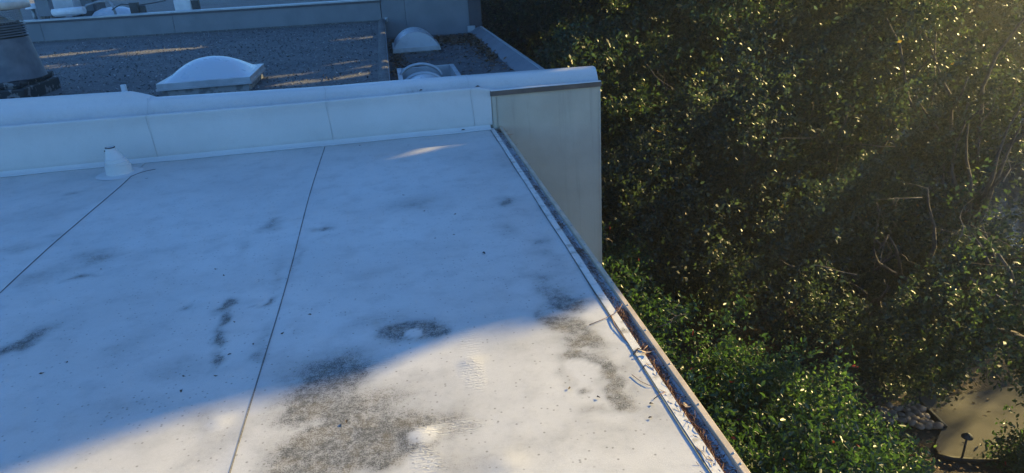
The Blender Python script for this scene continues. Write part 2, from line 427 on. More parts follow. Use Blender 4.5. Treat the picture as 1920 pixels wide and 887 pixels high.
def ribbon(name, pts, wd, mat, parent, dz0=.0045, dz1=.0012):
    V = []; F = []
    for i, (x, y) in enumerate(pts):
        a = pts[max(i - 1, 0)]; b = pts[min(i + 1, len(pts) - 1)]
        dx, dy = b[0] - a[0], b[1] - a[1]; l = math.hypot(dx, dy) or 1
        nx, ny = dy / l * wd / 2, -dx / l * wd / 2
        z = roof_z(x, y)
        ww = .75 + .5 * mnoise.noise(Vector((x * 9, y * 9, 1)))
        V += [(x - nx * ww, y - ny * ww, z + dz0), (x + nx * ww, y + ny * ww, z + dz1)]
        if i: F.append((2 * i - 2, 2 * i - 1, 2 * i + 1, 2 * i))
    return rawmesh(name, V, F, mat, parent)
ys = np.arange(.8, 6.80, .05)
p1 = [(seam1x(y), y) for y in ys]
for k in range(1, 9):      # the lap curls round the pipe boot patch
    a = atz(240 + k * 6.5, 335 - k * 3.0 + .12 * k * k)
    p1.append((a[0], a[1]))
ribbon("seam", p1, .007, M_seam, near)
ribbon("seam", [(seam2x(y), y) for y in np.arange(.8, FLASH_Y, .05)], .007, M_seam, near)
# edge strip: membrane ends, dark joint, white drip edge, gutter
ribbon("seam", [(EDGE - .022 + .003 * math.sin(y * 5), y) for y in np.arange(.8, WY - .02, .05)], .008, M_seam, near)
# drip edge
mb = MB(); mb.box(EDGE - .018, EDGE + .022, -9, WY - .03, -.03, .0045); mb.build("drip_edge", M_strip, near)
# parapet flashing strip + upstand + cap : four pieces each
XJ = [-9.0, -2.45, -.70, .80, 2.215]
def ridge_off(x):
    if x < -2.9: return .075
    if x < -2.42: return .075 * max(0, min(1, (-2.42 - x) / .22)) ** .8
    return 0.0
def prof(x, lap):
    n1 = .010 * mnoise.noise(Vector((x * 1.3, 5, 0))); n2 = .012 * mnoise.noise(Vector((x * .9, 9, 2))); n3 = .006 * mnoise.noise(Vector((x * 5, 2, 2)))
    zt = .452 if x > -1 else .452 + (-1 - x) * .010
    zt -= max(0, x - .6) * .03
    r = ridge_off(x)
    zr = .548 + max(0, -x - .7) * .022 - max(0, x) * .012
    e = lap
    if x > .9: zt = min(zt, .438 - .03 * min(1, (x - .9) / .15))
    P = [(WY - .001 - e, .035), (WY - .012 - e, .075), (WY - .010 + n1 - e, .20), (WY - .004 + n2 - e, .32), (WY - .006 - e, zt - .035), (WY - .014 - e + n3, zt - .012), (WY - .002 + n3, zt + e), (WY + .022, zt - .003 + e + n3), (WY + .050 + n2, zt - .030 + e + n3)]
    P += [(WY + .080 + n2, zt - .018 + e), (WY + .115 + n2, zt + .038 + e), (WY + .165, zr - .022 + e + n3 * .5), (WY + .195, zr - .004 + e), (WY + .235, zr + r * .55 + e), (WY + .265, zr + r + .001 + e), (WY + .300, zr + r + e), (WY + .325, zr - .02 + r * .8), (WY + .33, zr - .25)]
    return P
for a in range(4):
    x0, x1 = XJ[a], XJ[a + 1]
    n = int((x1 - x0) / .04) + 1
    xs = [x0 + (x1 - x0) * i / n for i in range(n + 1)]
    ps = [prof(x, 0.002 * math.exp(-(x1 - x) / .05) if a < 3 else 0) for x in xs]
    if a < 3:
        sweep("upstand_membrane", xs, [p[:8] for p in ps], M_up, near)
    else:
        xs2 = [x for x in xs if x < 1.0] + [1.0]
        sweep("upstand_membrane", xs2, [prof(x, 0)[:8] for x in xs2], M_up, near)
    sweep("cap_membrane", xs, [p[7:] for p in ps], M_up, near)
    if a == 3:
        xs3 = [1.0] + [x for x in xs if x > 1.0]
        sweep("cap_front_edge", xs3, [[(WY - .024, .398), (WY - .023, .4045), (WY - .004, .4075)] + [prof(x, 0)[7]] for x in xs3], M_up, near)
# end closure of cap
pe = prof(2.215, 0)
mb = MB(); mb.poly([(2.214, y, z) for y, z in pe[7:]] + [(2.214, WY + .03, .20)]); mb.build("cap_end", M_up, near)
for xj in XJ[1:4]:     # vertical laps in the upstand: thin dirty line that wanders
    pr = prof(xj, .0)
    V = []; F = []
    pp = pr[:-2]
    for i, (y, z) in enumerate(pp):
        wx = xj + .03 * (i / len(pp)) * (-1) + .008 * math.sin(i * 1.3)
        if i < 7: V += [(wx - .0018, y - .0045, z), (wx + .0018, y - .0035, z)]
        else: V += [(wx - .0016, y - .001, z + .0045), (wx + .0016, y - .001, z + .0035)]
        if i: F.append((2 * i - 2, 2 * i - 1, 2 * i + 1, 2 * i))
    rawmesh("lap_joint", V, F, M_seamlt, near)
# base flashing strips on the roof
for a in range(3):
    x0, x1 = XJ[a], (XJ[a + 1] if a < 2 else EDGE - .01)
    n = int((x1 - x0) / .04) + 1
    V = []; F = []
    for i in range(n + 1):
        x = x0 + (x1 - x0) * i / n
        w1 = .004 * math.sin(x * 7 + a)
        fy = FLASH_Y + w1
        for y, z in ((fy - .001, roof_z(x, fy) + .001), (fy, roof_z(x, fy) + .0065), (fy + .05, roof_z(x, fy) + .008), (WY - .022, .014), (WY - .003, .038)):
            V.append((x, y, z))
        if i:
            for j in range(4): F.append(((i - 1) * 5 + j, i * 5 + j, i * 5 + j + 1, (i - 1) * 5 + j + 1))
    rawmesh("base_flashing", V, F, M_up, near, True)
    ribbon("seam", [(x0 + .02 + (x1 - x0 - .04) * i / 60, FLASH_Y - .004 + .004 * math.sin((x0 + (x1 - x0) * i / 60) * 7 + a)) for i in range(61)], .008, M_seam, near, .002, .002)
# beige end wall with trim
mb = MB(); mb.box(1.0, 2.205, WY, WY + .30, -6.1, .345); mb.build("wall", M_beige, near)
mb = MB(); mb.box(-9, .995, WY + .02, WY + .30, -.5, .40); mb.build("wall", M_beige, near)
mb = MB(); mb.box(-14, .94, -9, WY + .02, -6.1, -.05); mb.build("wall", M_beige, near)
mb = MB(); mb.box(.995, 2.222, WY - .022, WY + .03, .345, .402, bev=.004); mb.build("fascia_trim", M_brown, near)
mb = MB(); mb.box(1.012, 1.052, WY - .010, WY, -.10, .344); mb.build("corner_trim", M_beige, near)
mb = MB(); mb.box(1.062, 1.068, WY - .006, WY, -.10, .344); mb.build("corner_trim", M_beige, near)
mb = MB(); mb.box(2.196, 2.212, WY - .007, WY + .01, -6.1, .344); mb.build("corner_trim", M_beige, near)
# gutter
gx0, gx1 = EDGE + .027, 1.092
gut = MB()
gut.box(gx0, gx0 + .003, -9, WY - .008, -.115, -.010)
gut.box(gx0, gx1, -9, WY - .008, -.118, -.115)
gut.box(gx1 - .004, gx1, -9, WY - .008, -.1151, -.0)
g_ob = gut.build("gutter", M_lip, near)
lip = MB(); lip.box(gx1 - .022, gx1 + .004, -9, WY - .009, .0004, .010, bev=.002); lip.box(gx1 - .023, gx1 - .019, -9, WY - .009, -.014, .0002)
lip.build("gutter_lip", M_lip, g_ob)
# perforated gutter guard
mG, N, L, B = newmat("perforated_gutter_guard")
g = N.new("ShaderNodeNewGeometry")
vo = N.new("ShaderNodeTexVoronoi"); vo.inputs['Scale'].default_value = 70; vo.inputs['Randomness'].default_value = .15; L.new(g.outputs['Position'], vo.inputs[0])
hole = mapr(N, L, vo.outputs['Distance'], .38, .28)
nn = noise(N, L, g.outputs['Position'], 9, 4)
cc = mixc(N, L, mapr(N, L, nn.outputs[0], .35, .65), (.46, .47, .48), (.34, .34, .34))
L.new(mixc(N, L, mth(N, L, 'MULTIPLY', hole, .5), cc, (.03, .03, .035)), B.inputs['Base Color'])
B.inputs['Metallic'].default_value = .4; B.inputs['Roughness'].default_value = .5
wv = N.new("ShaderNodeTexWave"); wv.bands_direction = 'Y'; wv.inputs['Scale'].default_value = 11; wv.inputs['Distortion'].default_value = 1.2; L.new(g.outputs['Position'], wv.inputs[0])
hh = mth(N, L, 'SUBTRACT', mth(N, L, 'MULTIPLY', wv.outputs[1], 1.0), mth(N, L, 'MULTIPLY', hole, .6)); bump(N, L, hh, .8, .005, B)
gy = np.arange(.8, WY - .01, .02)
V = []; F = []
for i, y in enumerate(gy):
    for j, (x, z) in enumerate(((gx0 + .002, -.016), (gx0 + .025, -.026), (gx0 + .045, -.029), (gx1 - .020, -.016))):
        V.append((x, y, z + .002 * math.sin(y * 45) * (1 if 0 < j < 3 else .2)))
    if i:
        for j in range(3): F.append(((i - 1) * 4 + j, (i - 1) * 4 + j + 1, i * 4 + j + 1, i * 4 + j))
rawmesh("gutter_guard", V, F, mG, g_ob, True)
scr = None
for (px, py) in [(1384, 870), (1368, 851), (1305, 759), (1252, 683), (1210, 619), (1178, 572), (1149, 530), (1122, 493), (1098, 459), (1075, 423), (1054, 395), (1036, 368), (1016, 335), (1003, 315)]:
    c = atz(px, py, .01)
    if scr is None:
        m1 = MB(); m1.lathe(0, 0, [(.0055, 0), (.0055, .002), (.004, .0035)], 10, True); m1.box(-.0028, .0028, -.0007, .0007, .0034, .0042)
        scr = m1.build("screw", M_galv); me = scr.data
    else:
        scr = bpy.data.objects.new("screw", me); COL.objects.link(scr)
    scr.parent = g_ob
    scr.location = Vector((gx1 - .009, float(c[1]), .0102)) - near.location
# ------------------------------------------------------------------ pipe boot
bx, by = -2.685, 7.10
boot = empty("pipe_boot", (bx, by, 0), "white conical rubber boot round a vent pipe on the roof beside the parapet", "pipe boot")
mb = MB(); mb.lathe(bx, by, [(.21, .006), (.17, .010), (.128, .013), (.118, .016), (.115, .022), (.113, .100), (.104, .102), (.104, .106), (.104, .128), (.095, .130), (.094, .134), (.090, .158), (.080, .161), (.078, .166), (.054, .225), (.046, .245), (.043, .252)], 40)
o = mb.build("boot_cone", M_up, boot)
for p_ in o.data.polygons: p_.use_smooth = False
for v in o.data.vertices:
    if v.co.z > .12: v.co.x -= .028 * (v.co.z - .12) / .14
mb = MB(); mb.lathe(bx - .026, by, [(.044, .225), (.042, .268), (.032, .268), (.032, .20)], 20); o = mb.build("vent_pipe", M_up, boot)
mb = MB(); mb.lathe(bx - .026, by, [(.0435, .262), (.0445, .2685), (.036, .2695)], 24); mb.box(bx - .078, bx - .066, by - .020, by - .004, .232, .244); mb.build("clamp", M_black, boot)

# ================================================================== NEIGHBOUR BUILDING
nb = empty("grey_roofed_building", (-4, 14, 0), "neighbouring building with grey mineral felt roofs and blue grey parapet walls behind the white parapet", "building")
def wl(x): return 20.9 - .13 * (x + .3)     # front line of the far parapet
GZ, LZ = .10, -.35
XS = -.06
LY0 = 10.4
def plane_grid(name, fx0, fx1, y0, y1, z, mat, st=.12):
    nyy = int((y1 - y0) / st); V = []; F = []
    nx = int((fx1 - fx0) / st)
    for j in range(nyy + 1):
        for i in range(nx + 1):
            x = fx0 + (fx1 - fx0) * i / nx; y = y0 + (min(y1, wl(x) + .05) - y0) * j / nyy
            V.append((x, y, z + .018 * mnoise.noise(Vector((x * .7, y * .7, 1))) + .006 * mnoise.noise(Vector((x * 4, y * 2, 4)))))
    k = nx + 1
    F = [(j * k + i, j * k + i + 1, (j + 1) * k + i + 1, (j + 1) * k + i) for j in range(nyy) for i in range(nx)]
    return rawmesh(name, V, F, mat, nb, True)
plane_grid("upper_roof", -14, XS - .16, WY + .31, 23, GZ, M_gravel)
plane_grid("lower_roof", XS + .02, 2.62, LY0, 21, LZ, M_gravel2)
# raised gravel edge + metal side
V = []; F = []
yy = np.linspace(WY + .31, wl(XS) + .02, 60)
for i, y in enumerate(yy):
    n = .006 * mnoise.noise(Vector((0, y * 3, 0)))
    for x, z in ((XS - .17, GZ - .01), (XS - .13, GZ + .055 + n), (XS - .03, GZ + .06 + n), (XS, GZ + .045)): V.append((x, y, z))
    if i:
        for j in range(3): F.append(((i - 1) * 4 + j, (i - 1) * 4 + j + 1, i * 4 + j + 1, i * 4 + j))
rawmesh("roof_edge_curb", V, F, M_gravel, nb, True)
mb = MB(); mb.box(XS - .10, XS + .012, WY + .31, wl(XS), LZ - .2, GZ + .043); mb.build("step_flashing", M_bluewall, nb)
mb = MB(); mb.box(-14, 2.60, LY0, 20.0, -6.1, LZ - .06); mb.build("wall", M_beige, nb)
# east edge of lower roof : sloped cant + coping
def lx(y): return 2.60 - .03 * (y - 13) / 7
V = []; F = []
yy = np.linspace(LY0, wl(2.3) + .02, 50)
for i, y in enumerate(yy):
    x = lx(y)
    for dx, z in ((-.34, LZ + .002), (-.30, LZ + .03), (-.08, LZ + .15), (-.055, LZ + .16)): V.append((x + dx, y, z))
    if i:
        for j in range(3): F.append(((i - 1) * 4 + j, (i - 1) * 4 + j + 1, i * 4 + j + 1, i * 4 + j))
rawmesh("edge_cant", V, F, M_bluewall, nb, True)
for i in range(6):
    y0 = LY0 + i * 1.67; y1 = y0 + 1.66
    mb = MB(); mb.box(2.535, 2.60, y0, min(y1, 20.45), LZ + .12, LZ + .172, bev=.006); mb.build("coping", M_coping, nb)
mb = MB(); mb.box(2.56, 2.61, LY0, 20.4, -6.1, LZ + .118); mb.build("wall", M_darkside, nb)
# far parapet wall in panels along the line wl(x)
def wallseg(x0, x1, z0, z1, th, mat, name, dy=0.0, bev=0.0):
    a = math.atan(-.13); cx = (x0 + x1) / 2; ln = (x1 - x0) / math.cos(a)
    mb = MB(); mb.box(cx - ln / 2, cx + ln / 2, wl(cx) + dy, wl(cx) + dy + th, z0, z1, rz=a, bev=bev)
    return mb.build(name, mat, nb)
jx = [-14, -9.3, -5.75, -.10]
for i in range(3): wallseg(jx[i] + .006, jx[i + 1] - .006, -.2, .655, .30, M_bluewall, "parapet_panel")
for i, (a, b) in enumerate(((-14, -11.5), (-11.5, -8.4), (-8.4, -5.7), (-5.7, -2.8), (-2.8, -.08))):
    wallseg(a + .002, b - .002, .657, .70, .36, M_coping, "coping", -.03, .005)
    wallseg(a + .002, b - .002, .605, .655, .02, M_darkside, "coping_drip", -.024)
wallseg(-14, -.08, .05, .14, .05, M_gravel, "base_cant", -.045)
for a, b in ((-.09, .56), (.56, 2.31)):
    wallseg(a + .004, b - .004, -6.1, 2.4, .30, M_bluewall, "tall_wall_panel", .012)
mb = MB(); mb.box(2.28, 2.62, 20.48, 26, -6.1, 2.4); mb.build("end_wall", M_darkside, nb)
mb = MB(); mb.box(-60, 2.28, 24.4, 140, .30, .549); mb.build("far_roof", M_gravel, nb)
wallseg(-14, 2.2, .30, .552, 4.5, M_gravel, "far_roof", .305)
mb = MB(); mb.box(-.04, .04, 20.82, 20.86, .08, .20, bev=.01); mb.tube([(-.02, 20.80, .06), (-.02, 20.80, .16), (.04, 20.78, .18)], .018); mb.build("corner_patch", M_coping, nb)
mb = MB(); mb.box(2.20, 2.42, 20.42, 20.50, LZ + .02, LZ + .19, bev=.02); mb.build("corner_patch", M_coping, nb)
# felt debris on grey roof
# ------------------------------------------------------------------ skylights
def skylight(x0, x1, y0, y1, zb, zc, hd, label, barrel=False, asize=.03):
    cx, cy = (x0 + x1) / 2, (y0 + y1) / 2
    s = empty("skylight", (cx, cy, zb), label, "skylight", "domed skylights on the grey roofs")
    mb = MB()
    mb.box(x0 + .04, x1 - .04, y0 + .04, y1 - .04, zb - .06, zc, bev=.006); mb.build("curb", M_curb, s)
    fr = MB()
    f = .085
    for (a, b, c, d) in ((x0, x1, y0, y0 + f), (x0, x1, y1 - f, y1), (x0, x0 + f, y0 + f, y1 - f), (x1 - f, x1, y0 + f, y1 - f)):
        fr.box(a, b, c, d, zc + .001, zc + .10, bev=.006)
    fr.box(x0 - .012, x1 + .012, y0 - .012, y0 - .001, zc + .0, zc + .030)
    fr.box(x1 + .001, x1 + .012, y0, y1, zc + .0, zc + .030)
    fr_o = fr.build("frame", M_skyframe, s)
    n = 28; V = []; F = []
    X0, X1, Y0, Y1 = x0 + .03, x1 - .03, y0 + .03, y1 - .03
    for j in range(n + 1):
        for i in range(n + 1):
            u, v = i / n * 2 - 1, j / n * 2 - 1
            if barrel:
                h = hd * max(0, 1 - abs(u) ** 2.0) ** .75
            else:
                pu, pv = (1 - abs(u) ** 2.1), (1 - abs(v) ** 2.1)
                h = hd * (pu * pv) ** .92
            V.append(((X0 + X1) / 2 + u * (X1 - X0) / 2, (Y0 + Y1) / 2 + v * (Y1 - Y0) / 2, zc + .075 + h))
    k = n + 1
    F = [(j * k + i, j * k + i + 1, (j + 1) * k + i + 1, (j + 1) * k + i) for j in range(n) for i in range(n)]
    rawmesh("dome", V, F, M_acryl, s, True)
    if barrel:
        for yy_ in (Y0, Y1):
            mb = MB(); mb.poly([V[i][:1] + (yy_ + (.004 if yy_ == Y0 else -.004), V[i][2] - .002) for i in range(n + 1)]); mb.build("end_panel", M_acryl, s)
    for i in range(3):
        mb = MB(); mb.lathe(0, 0, [(.012, 0), (.010, .006)], 8, True); o = mb.build("screw", M_black, fr_o)
        o.rotation_euler = (math.pi / 2, 0, 0)
        o.location = (x0 + (x1 - x0) * (.2 + .3 * i) - cx, y0 - .013 - cy, zc + .05 - zb)
    return s
skylight(-3.29, -2.01, 10.75, 12.1, GZ, .205, .27, "large white domed skylight on the grey felt roof just behind the white parapet")
skylight(.07, 1.16, 17.0, 18.3, LZ, -.31, .36, "smaller blue white barrel skylight on the leaf strewn lower roof", barrel=True)
# open frame skylight, half hidden behind the parapet
x0, x1, y0, y1 = .08, 1.06, 10.4, 12.6
zt = -.02
s3 = empty("roof_hatch", (.55, 11.2, LZ), "open framed roof hatch with curved clear cover, half hidden by the white parapet", "roof hatch")
mb = MB(); mb.box(x0, x0 + .07, y0, y1, LZ, zt); mb.box(x1 - .07, x1, y0, y1, LZ, zt); mb.box(x0 + .07, x1 - .07, y1 - .06, y1, LZ, zt - .003); mb.box(x0 + .07, x1 - .07, y0, y0 + .06, LZ, zt - .003); mb.build("frame", M_coping, s3)
mb = MB(); mb.box(x0 + .072, x1 - .072, y0 + .062, y1 - .062, LZ, LZ + .1); mb.build("glazing", M_glassdark, s3)
for yy0, r0 in ((11.9, .30), (11.1, .27)):
    mb = MB(); mb.tube([(.45 + r0 * 1.15 * math.cos(t), yy0, zt - .10 + r0 * .80 * math.sin(t)) for t in np.linspace(.0, math.pi, 15)], .028, 6)
    mb.build("hoop", M_coping, s3)
V = []; F = []
for i, t in enumerate(np.linspace(0, math.pi, 20)):
    V += [(.45 + .30 * math.cos(t), 10.6, zt - .13 + .235 * math.sin(t)), (.45 + .30 * math.cos(t), 11.1, zt - .13 + .235 * math.sin(t))]
    if i: F.append((2 * i - 2, 2 * i - 1, 2 * i + 1, 2 * i))
rawmesh("curved_cover", V, F, M_acryl, s3, True)
# ------------------------------------------------------------------ vent stack top left
vx, vy = -5.92, 12.1
vs = empty("roof_exhaust_vent", (vx, vy, GZ), "big grey conical metal exhaust vent with mesh band and cap, left edge of grey roof", "roof vent")
mb = MB(); mb.box(vx - .68, vx + .60, vy - .62, vy + .62, GZ - .05, GZ + .20, bev=.03); mb.box(vx - .64, vx + .57, vy - .60, vy + .58, GZ + .2, GZ + .30, bev=.04); mb.build("bitumen_base", M_tar, vs)
mb = MB(); mb.lathe(vx, vy, [(.66, GZ + .285), (.655, GZ + .30), (.60, GZ + .62), (.565, GZ + .88)], 48); mb.build("cone", M_cone, vs)
for k in range(5):
    mb = MB(); z = GZ + .90 + k * .036; mb.lathe(vx, vy, [(.550, z), (.572, z + .004), (.568, z + .012), (.545, z + .022)], 48); mb.build("louvre_ring", M_cone, vs)
mb = MB(); mb.lathe(vx, vy, [(.50, GZ + .88), (.50, GZ + 1.10)], 32); mb.build("throat", M_black, vs)
mb = MB()
for k in range(7): z = GZ + 1.09 + k * .03; mb.lathe(vx, vy, [(.545, z - .002), (.549, z), (.545, z + .002)], 48)
for k in range(72):
    t = k * 2 * math.pi / 72; mb.tube([(vx + .547 * math.cos(t), vy + .547 * math.sin(t), GZ + 1.08), (vx + .547 * math.cos(t), vy + .547 * math.sin(t), GZ + 1.28)], .0022, 3, False)
mb.build("wire_mesh", M_galv, vs)
mb = MB(); mb.lathe(vx, vy, [(.0, GZ + 1.22), (.25, GZ + 1.20), (.45, GZ + 1.10), (.48, GZ + 1.09)], 32); mb.build("inner_cone", M_white, vs)
mb = MB(); mb.lathe(vx, vy, [(.66, GZ + 1.275), (.70, GZ + 1.285), (.70, GZ + 1.375), (.68, GZ + 1.385), (.35, GZ + 1.44), (.0, GZ + 1.46)], 48); mb.build("cap", M_tan, vs)
mb = MB(); mb.tube([(vx + .22, vy - .585, GZ + .70), (vx + .22, vy - .612, GZ + .70)], .018, 10); mb.build("plug", M_black, vs)
# ------------------------------------------------------------------ plant on far roof
FR = .55
def pt(px, py, y): return aty(px, py, y)
p = pt(115, 14, 23.5)
o = empty("hvac_unit", (p[0], 24, FR), "pale grey box unit on the far roof left of the dark cabinet", "hvac unit")
mb = MB(); mb.box(p[0] - .42, p[0] + .30, 23.6, 24.4, FR + .12, FR + 1.1, bev=.02); mb.build("casing", M_plasticw, o)
mb = MB(); mb.box(p[0] - .40, p[0] - .30, 23.62, 24.38, FR, FR + .119); mb.build("foot", M_black, o); mb = MB(); mb.box(p[0] + .18, p[0] + .28, 23.62, 24.38, FR, FR + .119); mb.build("foot", M_black, o)
p = pt(146, 10, 24)
o = empty("equipment_cabinet", (p[0], 24.5, FR), "dark blue grey equipment cabinet on the far roof behind the pipe end", "cabinet")
mb = MB(); mb.box(p[0] - .30, p[0] + .42, 24.2, 25, FR + .05, FR + 1.2, bev=.015); mb.build("casing", M_darkside, o)
mb = MB(); mb.box(p[0] - .22, p[0] + .34, 24.18, 24.20, FR + .2, FR + 1.1); mb.build("door", M_bluewall, o)
p = pt(86, 20, 22.8)
o = empty("roof_duct", (p[0], 22.8, FR), "upright blue grey duct post rising from the far roof edge", "duct")
mb = MB(); mb.box(p[0] - .17, p[0] + .17, 22.65, 22.95, FR + .20, FR + 1.4, bev=.01); mb.build("duct", M_bluewall, o)
mb = MB()
for k in range(4): mb.box(p[0] - .15 + k * .085, p[0] - .11 + k * .085, 22.68, 22.9, FR, FR + .199)
mb.build("bracket", M_wood, o)
a, b = pt(100, 24, 22.4), pt(158, 19, 22.2)
mb = MB(); mb.tube([a, (a + b) / 2, b], .10, 14); o = mb.build("drain_pipe", M_white, None); meta(o, "thick white pipe lying along the far roof behind the coping", "pipe")
a = [pt(150, 14, 22.3), pt(162, 10, 22.4), pt(185, 3, 22.5), pt(202, 2, 22.5), pt(210, 8, 22.5), pt(216, 17, 22.4)]
a[-1][2] = FR; a[0][2] = FR + .2
mb = MB(); mb.tube(a, .035, 8); o = mb.build("conduit", M_galv, None); meta(o, "grey conduit hooping over the far roof beside the white pipe", "conduit")
a = [pt(210, 19, 22.1), pt(218, 13, 22.2), pt(228, 8, 22.3), pt(245, 9, 22.3), pt(258, 10, 22.3), pt(285, 6, 22.6), pt(310, 1, 23)]
mb = MB(); mb.tube(a, .015, 6); o = mb.build("cable", M_black, None); meta(o, "thin black cable arching over the far roof to a black box", "cable")
p = pt(252, 11, 22.3)
mb = MB(); mb.box(p[0] - .11, p[0] + .11, 22.2, 22.4, FR, p[2] + .09, bev=.012); mb.box(p[0] + .12, p[0] + .28, 22.25, 22.35, FR + .02, p[2] + .0, bev=.02); o = mb.build("junction_box", M_black, None); meta(o, "small black junction box on the far roof beside the cable", "junction box")
p = pt(210, 6, 23.4)
o = empty("roof_dome", (p[0], 23.4, FR), "low white roof dome behind the conduit hoop on the far roof", "skylight")
mb = MB(); mb.lathe(p[0], 23.4, [(.62, FR), (.62, FR + .10)], 24); mb.build("curb", M_white, o)
mb = MB(); mb.lathe(p[0], 23.4, [(.60, FR + .10), (.5, FR + .20), (.3, FR + .28), (.0, FR + .31)], 24); mb.build("dome", M_acryl, o)
p = pt(343, 2, 22.6)
o = empty("pipe_support", (p[0], 22.6, FR), "small white roof block near the coping on the far roof, right of the cables", "roof block")
mb = MB(); mb.box(p[0] - .24, p[0] + .22, 22.5, 22.8, FR, p[2] + .04, bev=.02); mb.build("block", M_white, o)
p = pt(366, 4, 22.5)
mb = MB(); mb.box(p[0] - .1, p[0] + .1, 22.4, 22.6, FR, p[2] + .06, bev=.03); mb.tube([(p[0] - .2, 22.5, FR + .05), (p[0] + .22, 22.45, FR + .05)], .025); o = mb.build("pipe_clamp", M_black, None); meta(o, "dark pipe clamp on the far roof right of the white block", "clamp")
p = pt(60, 12, 22.9)
o = empty("vent_hood", (p[0], 22.9, FR), "small pale rounded vent hood seen just right of the big vent cap", "vent hood")
mb = MB(); mb.tube([(p[0], 22.9, FR), (p[0], 22.9, p[2] - .05)], .05, 12); mb.build("pipe", M_galv, o)
mb = MB(); mb.lathe(p[0] + .02, 22.9, [(.20, p[2] - .06), (.19, p[2]), (.12, p[2] + .06), (.0, p[2] + .08)], 24); mb.build("hood", M_white, o)
p = pt(232 - 0, 168, 9.6)
a = pt(234, 172, 9.7); b = pt(230, 162, 9.7)
mb = MB(); mb.box(a[0] - .03, a[0] + .03, 9.68, 9.72, GZ - .03, float(b[2]) + .02, bev=.004); o = mb.build("roof_stub", M_white, None); meta(o, "short whitish stub sticking up behind the white parapet left of the skylight", "pipe stub")
p = aty(692, 3, 20.8)
mb = MB(); mb.box(p[0] - .05, p[0] + .06, 20.80, 20.9, .701, .78, bev=.015); o = mb.build("coping_clip", M_white, None); meta(o, "small white clip sitting on the coping at the corner of the tall blue wall", "clip")

# ================================================================== GROUND
def sheetpoly(name, pts, z, mat, kind='structure'):
    mb = MB(); mb.poly([(x, y, z) for x, y in pts]); o = mb.build(name, mat, None); o['kind'] = kind; return o
GR = -6.0
V = []; F = []
gxs = np.concatenate([np.linspace(-300, -20, 8), np.arange(-18, 40, .5), np.linspace(42, 300, 10)])
gys = np.concatenate([np.linspace(-300, -12, 8), np.arange(-10, 45, .5), np.linspace(48, 400, 10)])
for y in gys:
    for x in gxs:
        d = min(1.0, max(0, math.hypot(x - 8.5, y - 8) - 1.8) / 2)
        V.append((x, y, GR - .22 * d * abs(mnoise.noise(Vector((x * .4, y * .4, 0))))))
k = len(gxs)
F = [(j * k + i, j * k + i + 1, (j + 1) * k + i + 1, (j + 1) * k + i) for j in range(len(gys) - 1) for i in range(k - 1)]
o = rawmesh("ground", V, F, M_ground, None, True); o['kind'] = 'structure'
pl = [atz(px, py, GR + .05)[:2] for px, py in ((1728, 752), (1768, 800), (1752, 836), (1764, 855), (1800, 862), (1850, 864), (1895, 860), (2050, 840), (2050, 700), (1800, 740))]
mb = MB(); mb.poly([(x, y, GR + .05) for x, y in pl])
o = mb.build("path", M_path, None); o['kind'] = 'structure'
def edging(pxs, wd, nm, lab):
    pts = [atz(px, py, GR + .05) for px, py in pxs]
    mb = MB(); mb.tube([(p[0], p[1], GR + .055) for p in pts], wd, 4); o = mb.build(nm, M_edge, None); meta(o, lab, "edging")
edging(((1724, 752), (1742, 772), (1760, 790), (1772, 803)), .05, "path_edging", "dark edging strip between the cobbles and the paved path")
edging(((1757, 855), (1785, 861), (1820, 864), (1860, 864), (1900, 860)), .045, "path_edging", "curved black edging along the near side of the path below the path light")
wp = [(12.5, 12.5), (17, 15.0), (26, 17), (34, 30), (22, 30), (16.5, 24), (14.5, 20), (13.2, 16)]
mb = MB(); mb.poly([(x, y, GR + .16) for x, y in wp]); o = mb.build("water", M_water, None); o['kind'] = 'structure'
# cobbles
cob = None
CP = [(1635, 778), (1648, 776), (1660, 768), (1663, 778), (1673, 772), (1676, 783), (1657, 786), (1643, 786), (1668, 760), (1655, 772), (1690, 776), (1700, 768), (1712, 764), (1707, 776), (1718, 772), (1728, 766), (1726, 778), (1737, 778), (1735, 788), (1745, 792), (1752, 796), (1740, 797), (1729, 789), (1716, 784), (1760, 797), (1722, 760), (1702, 784), (1692, 786), (1668, 790), (1712, 792), (1681, 765), (1725, 798), (1650, 764), (1640, 769), (1690, 764), (1699, 758), (1711, 756)]
crng = np.random.default_rng(3)
for i, (px, py) in enumerate(CP):
    c = atz(px, py, GR + .08)
    if cob is None:
        bm = bmesh.new(); bmesh.ops.create_icosphere(bm, subdivisions=2, radius=.5)
        for v in bm.verts: v.co *= 1 + .12 * mnoise.noise(v.co * 2.2)
        me = bpy.data.meshes.new("cobble"); bm.to_mesh(me); bm.free(); me.materials.append(M_stone)
        for p_ in me.polygons: p_.use_smooth = True
    cob = bpy.data.objects.new("cobble", me); COL.objects.link(cob)
    cob.location = (c[0], c[1], GR + .05 + .03 * float(crng.random()))
    s_ = .11 + .05 * float(crng.random())
    cob.scale = (s_ * 1.25, s_, s_ * .65); cob.rotation_euler = (0, 0, float(crng.random()) * 3)
    meta(cob, "rounded brown river cobble in the patch of stones beside the paved path", "stone", "river cobbles beside the path")
# path light
c0 = atz(1802, 866, GR); c1 = atz(1811, 830, GR + .45)
pb = np.array([c0[0], c0[1], GR])
plt_ = empty("path_light", (pb[0], pb[1], GR), "small black path light on a stake at the near edge of the paved path", "path light")
mb = MB(); mb.tube([(pb[0], pb[1], GR), (pb[0] + .03, pb[1] + .02, GR + .46)], .016, 8); mb.build("stake", M_black, plt_)
mb = MB(); mb.lathe(pb[0] + .03, pb[1] + .02, [(.085, GR + .45), (.08, GR + .47), (.02, GR + .52), (.0, GR + .525)], 16); mb.box(pb[0] - .0, pb[0] + .06, pb[1] - .01, pb[1] + .05, GR + .44, GR + .50); mb.build("lamp_head", M_black, plt_)
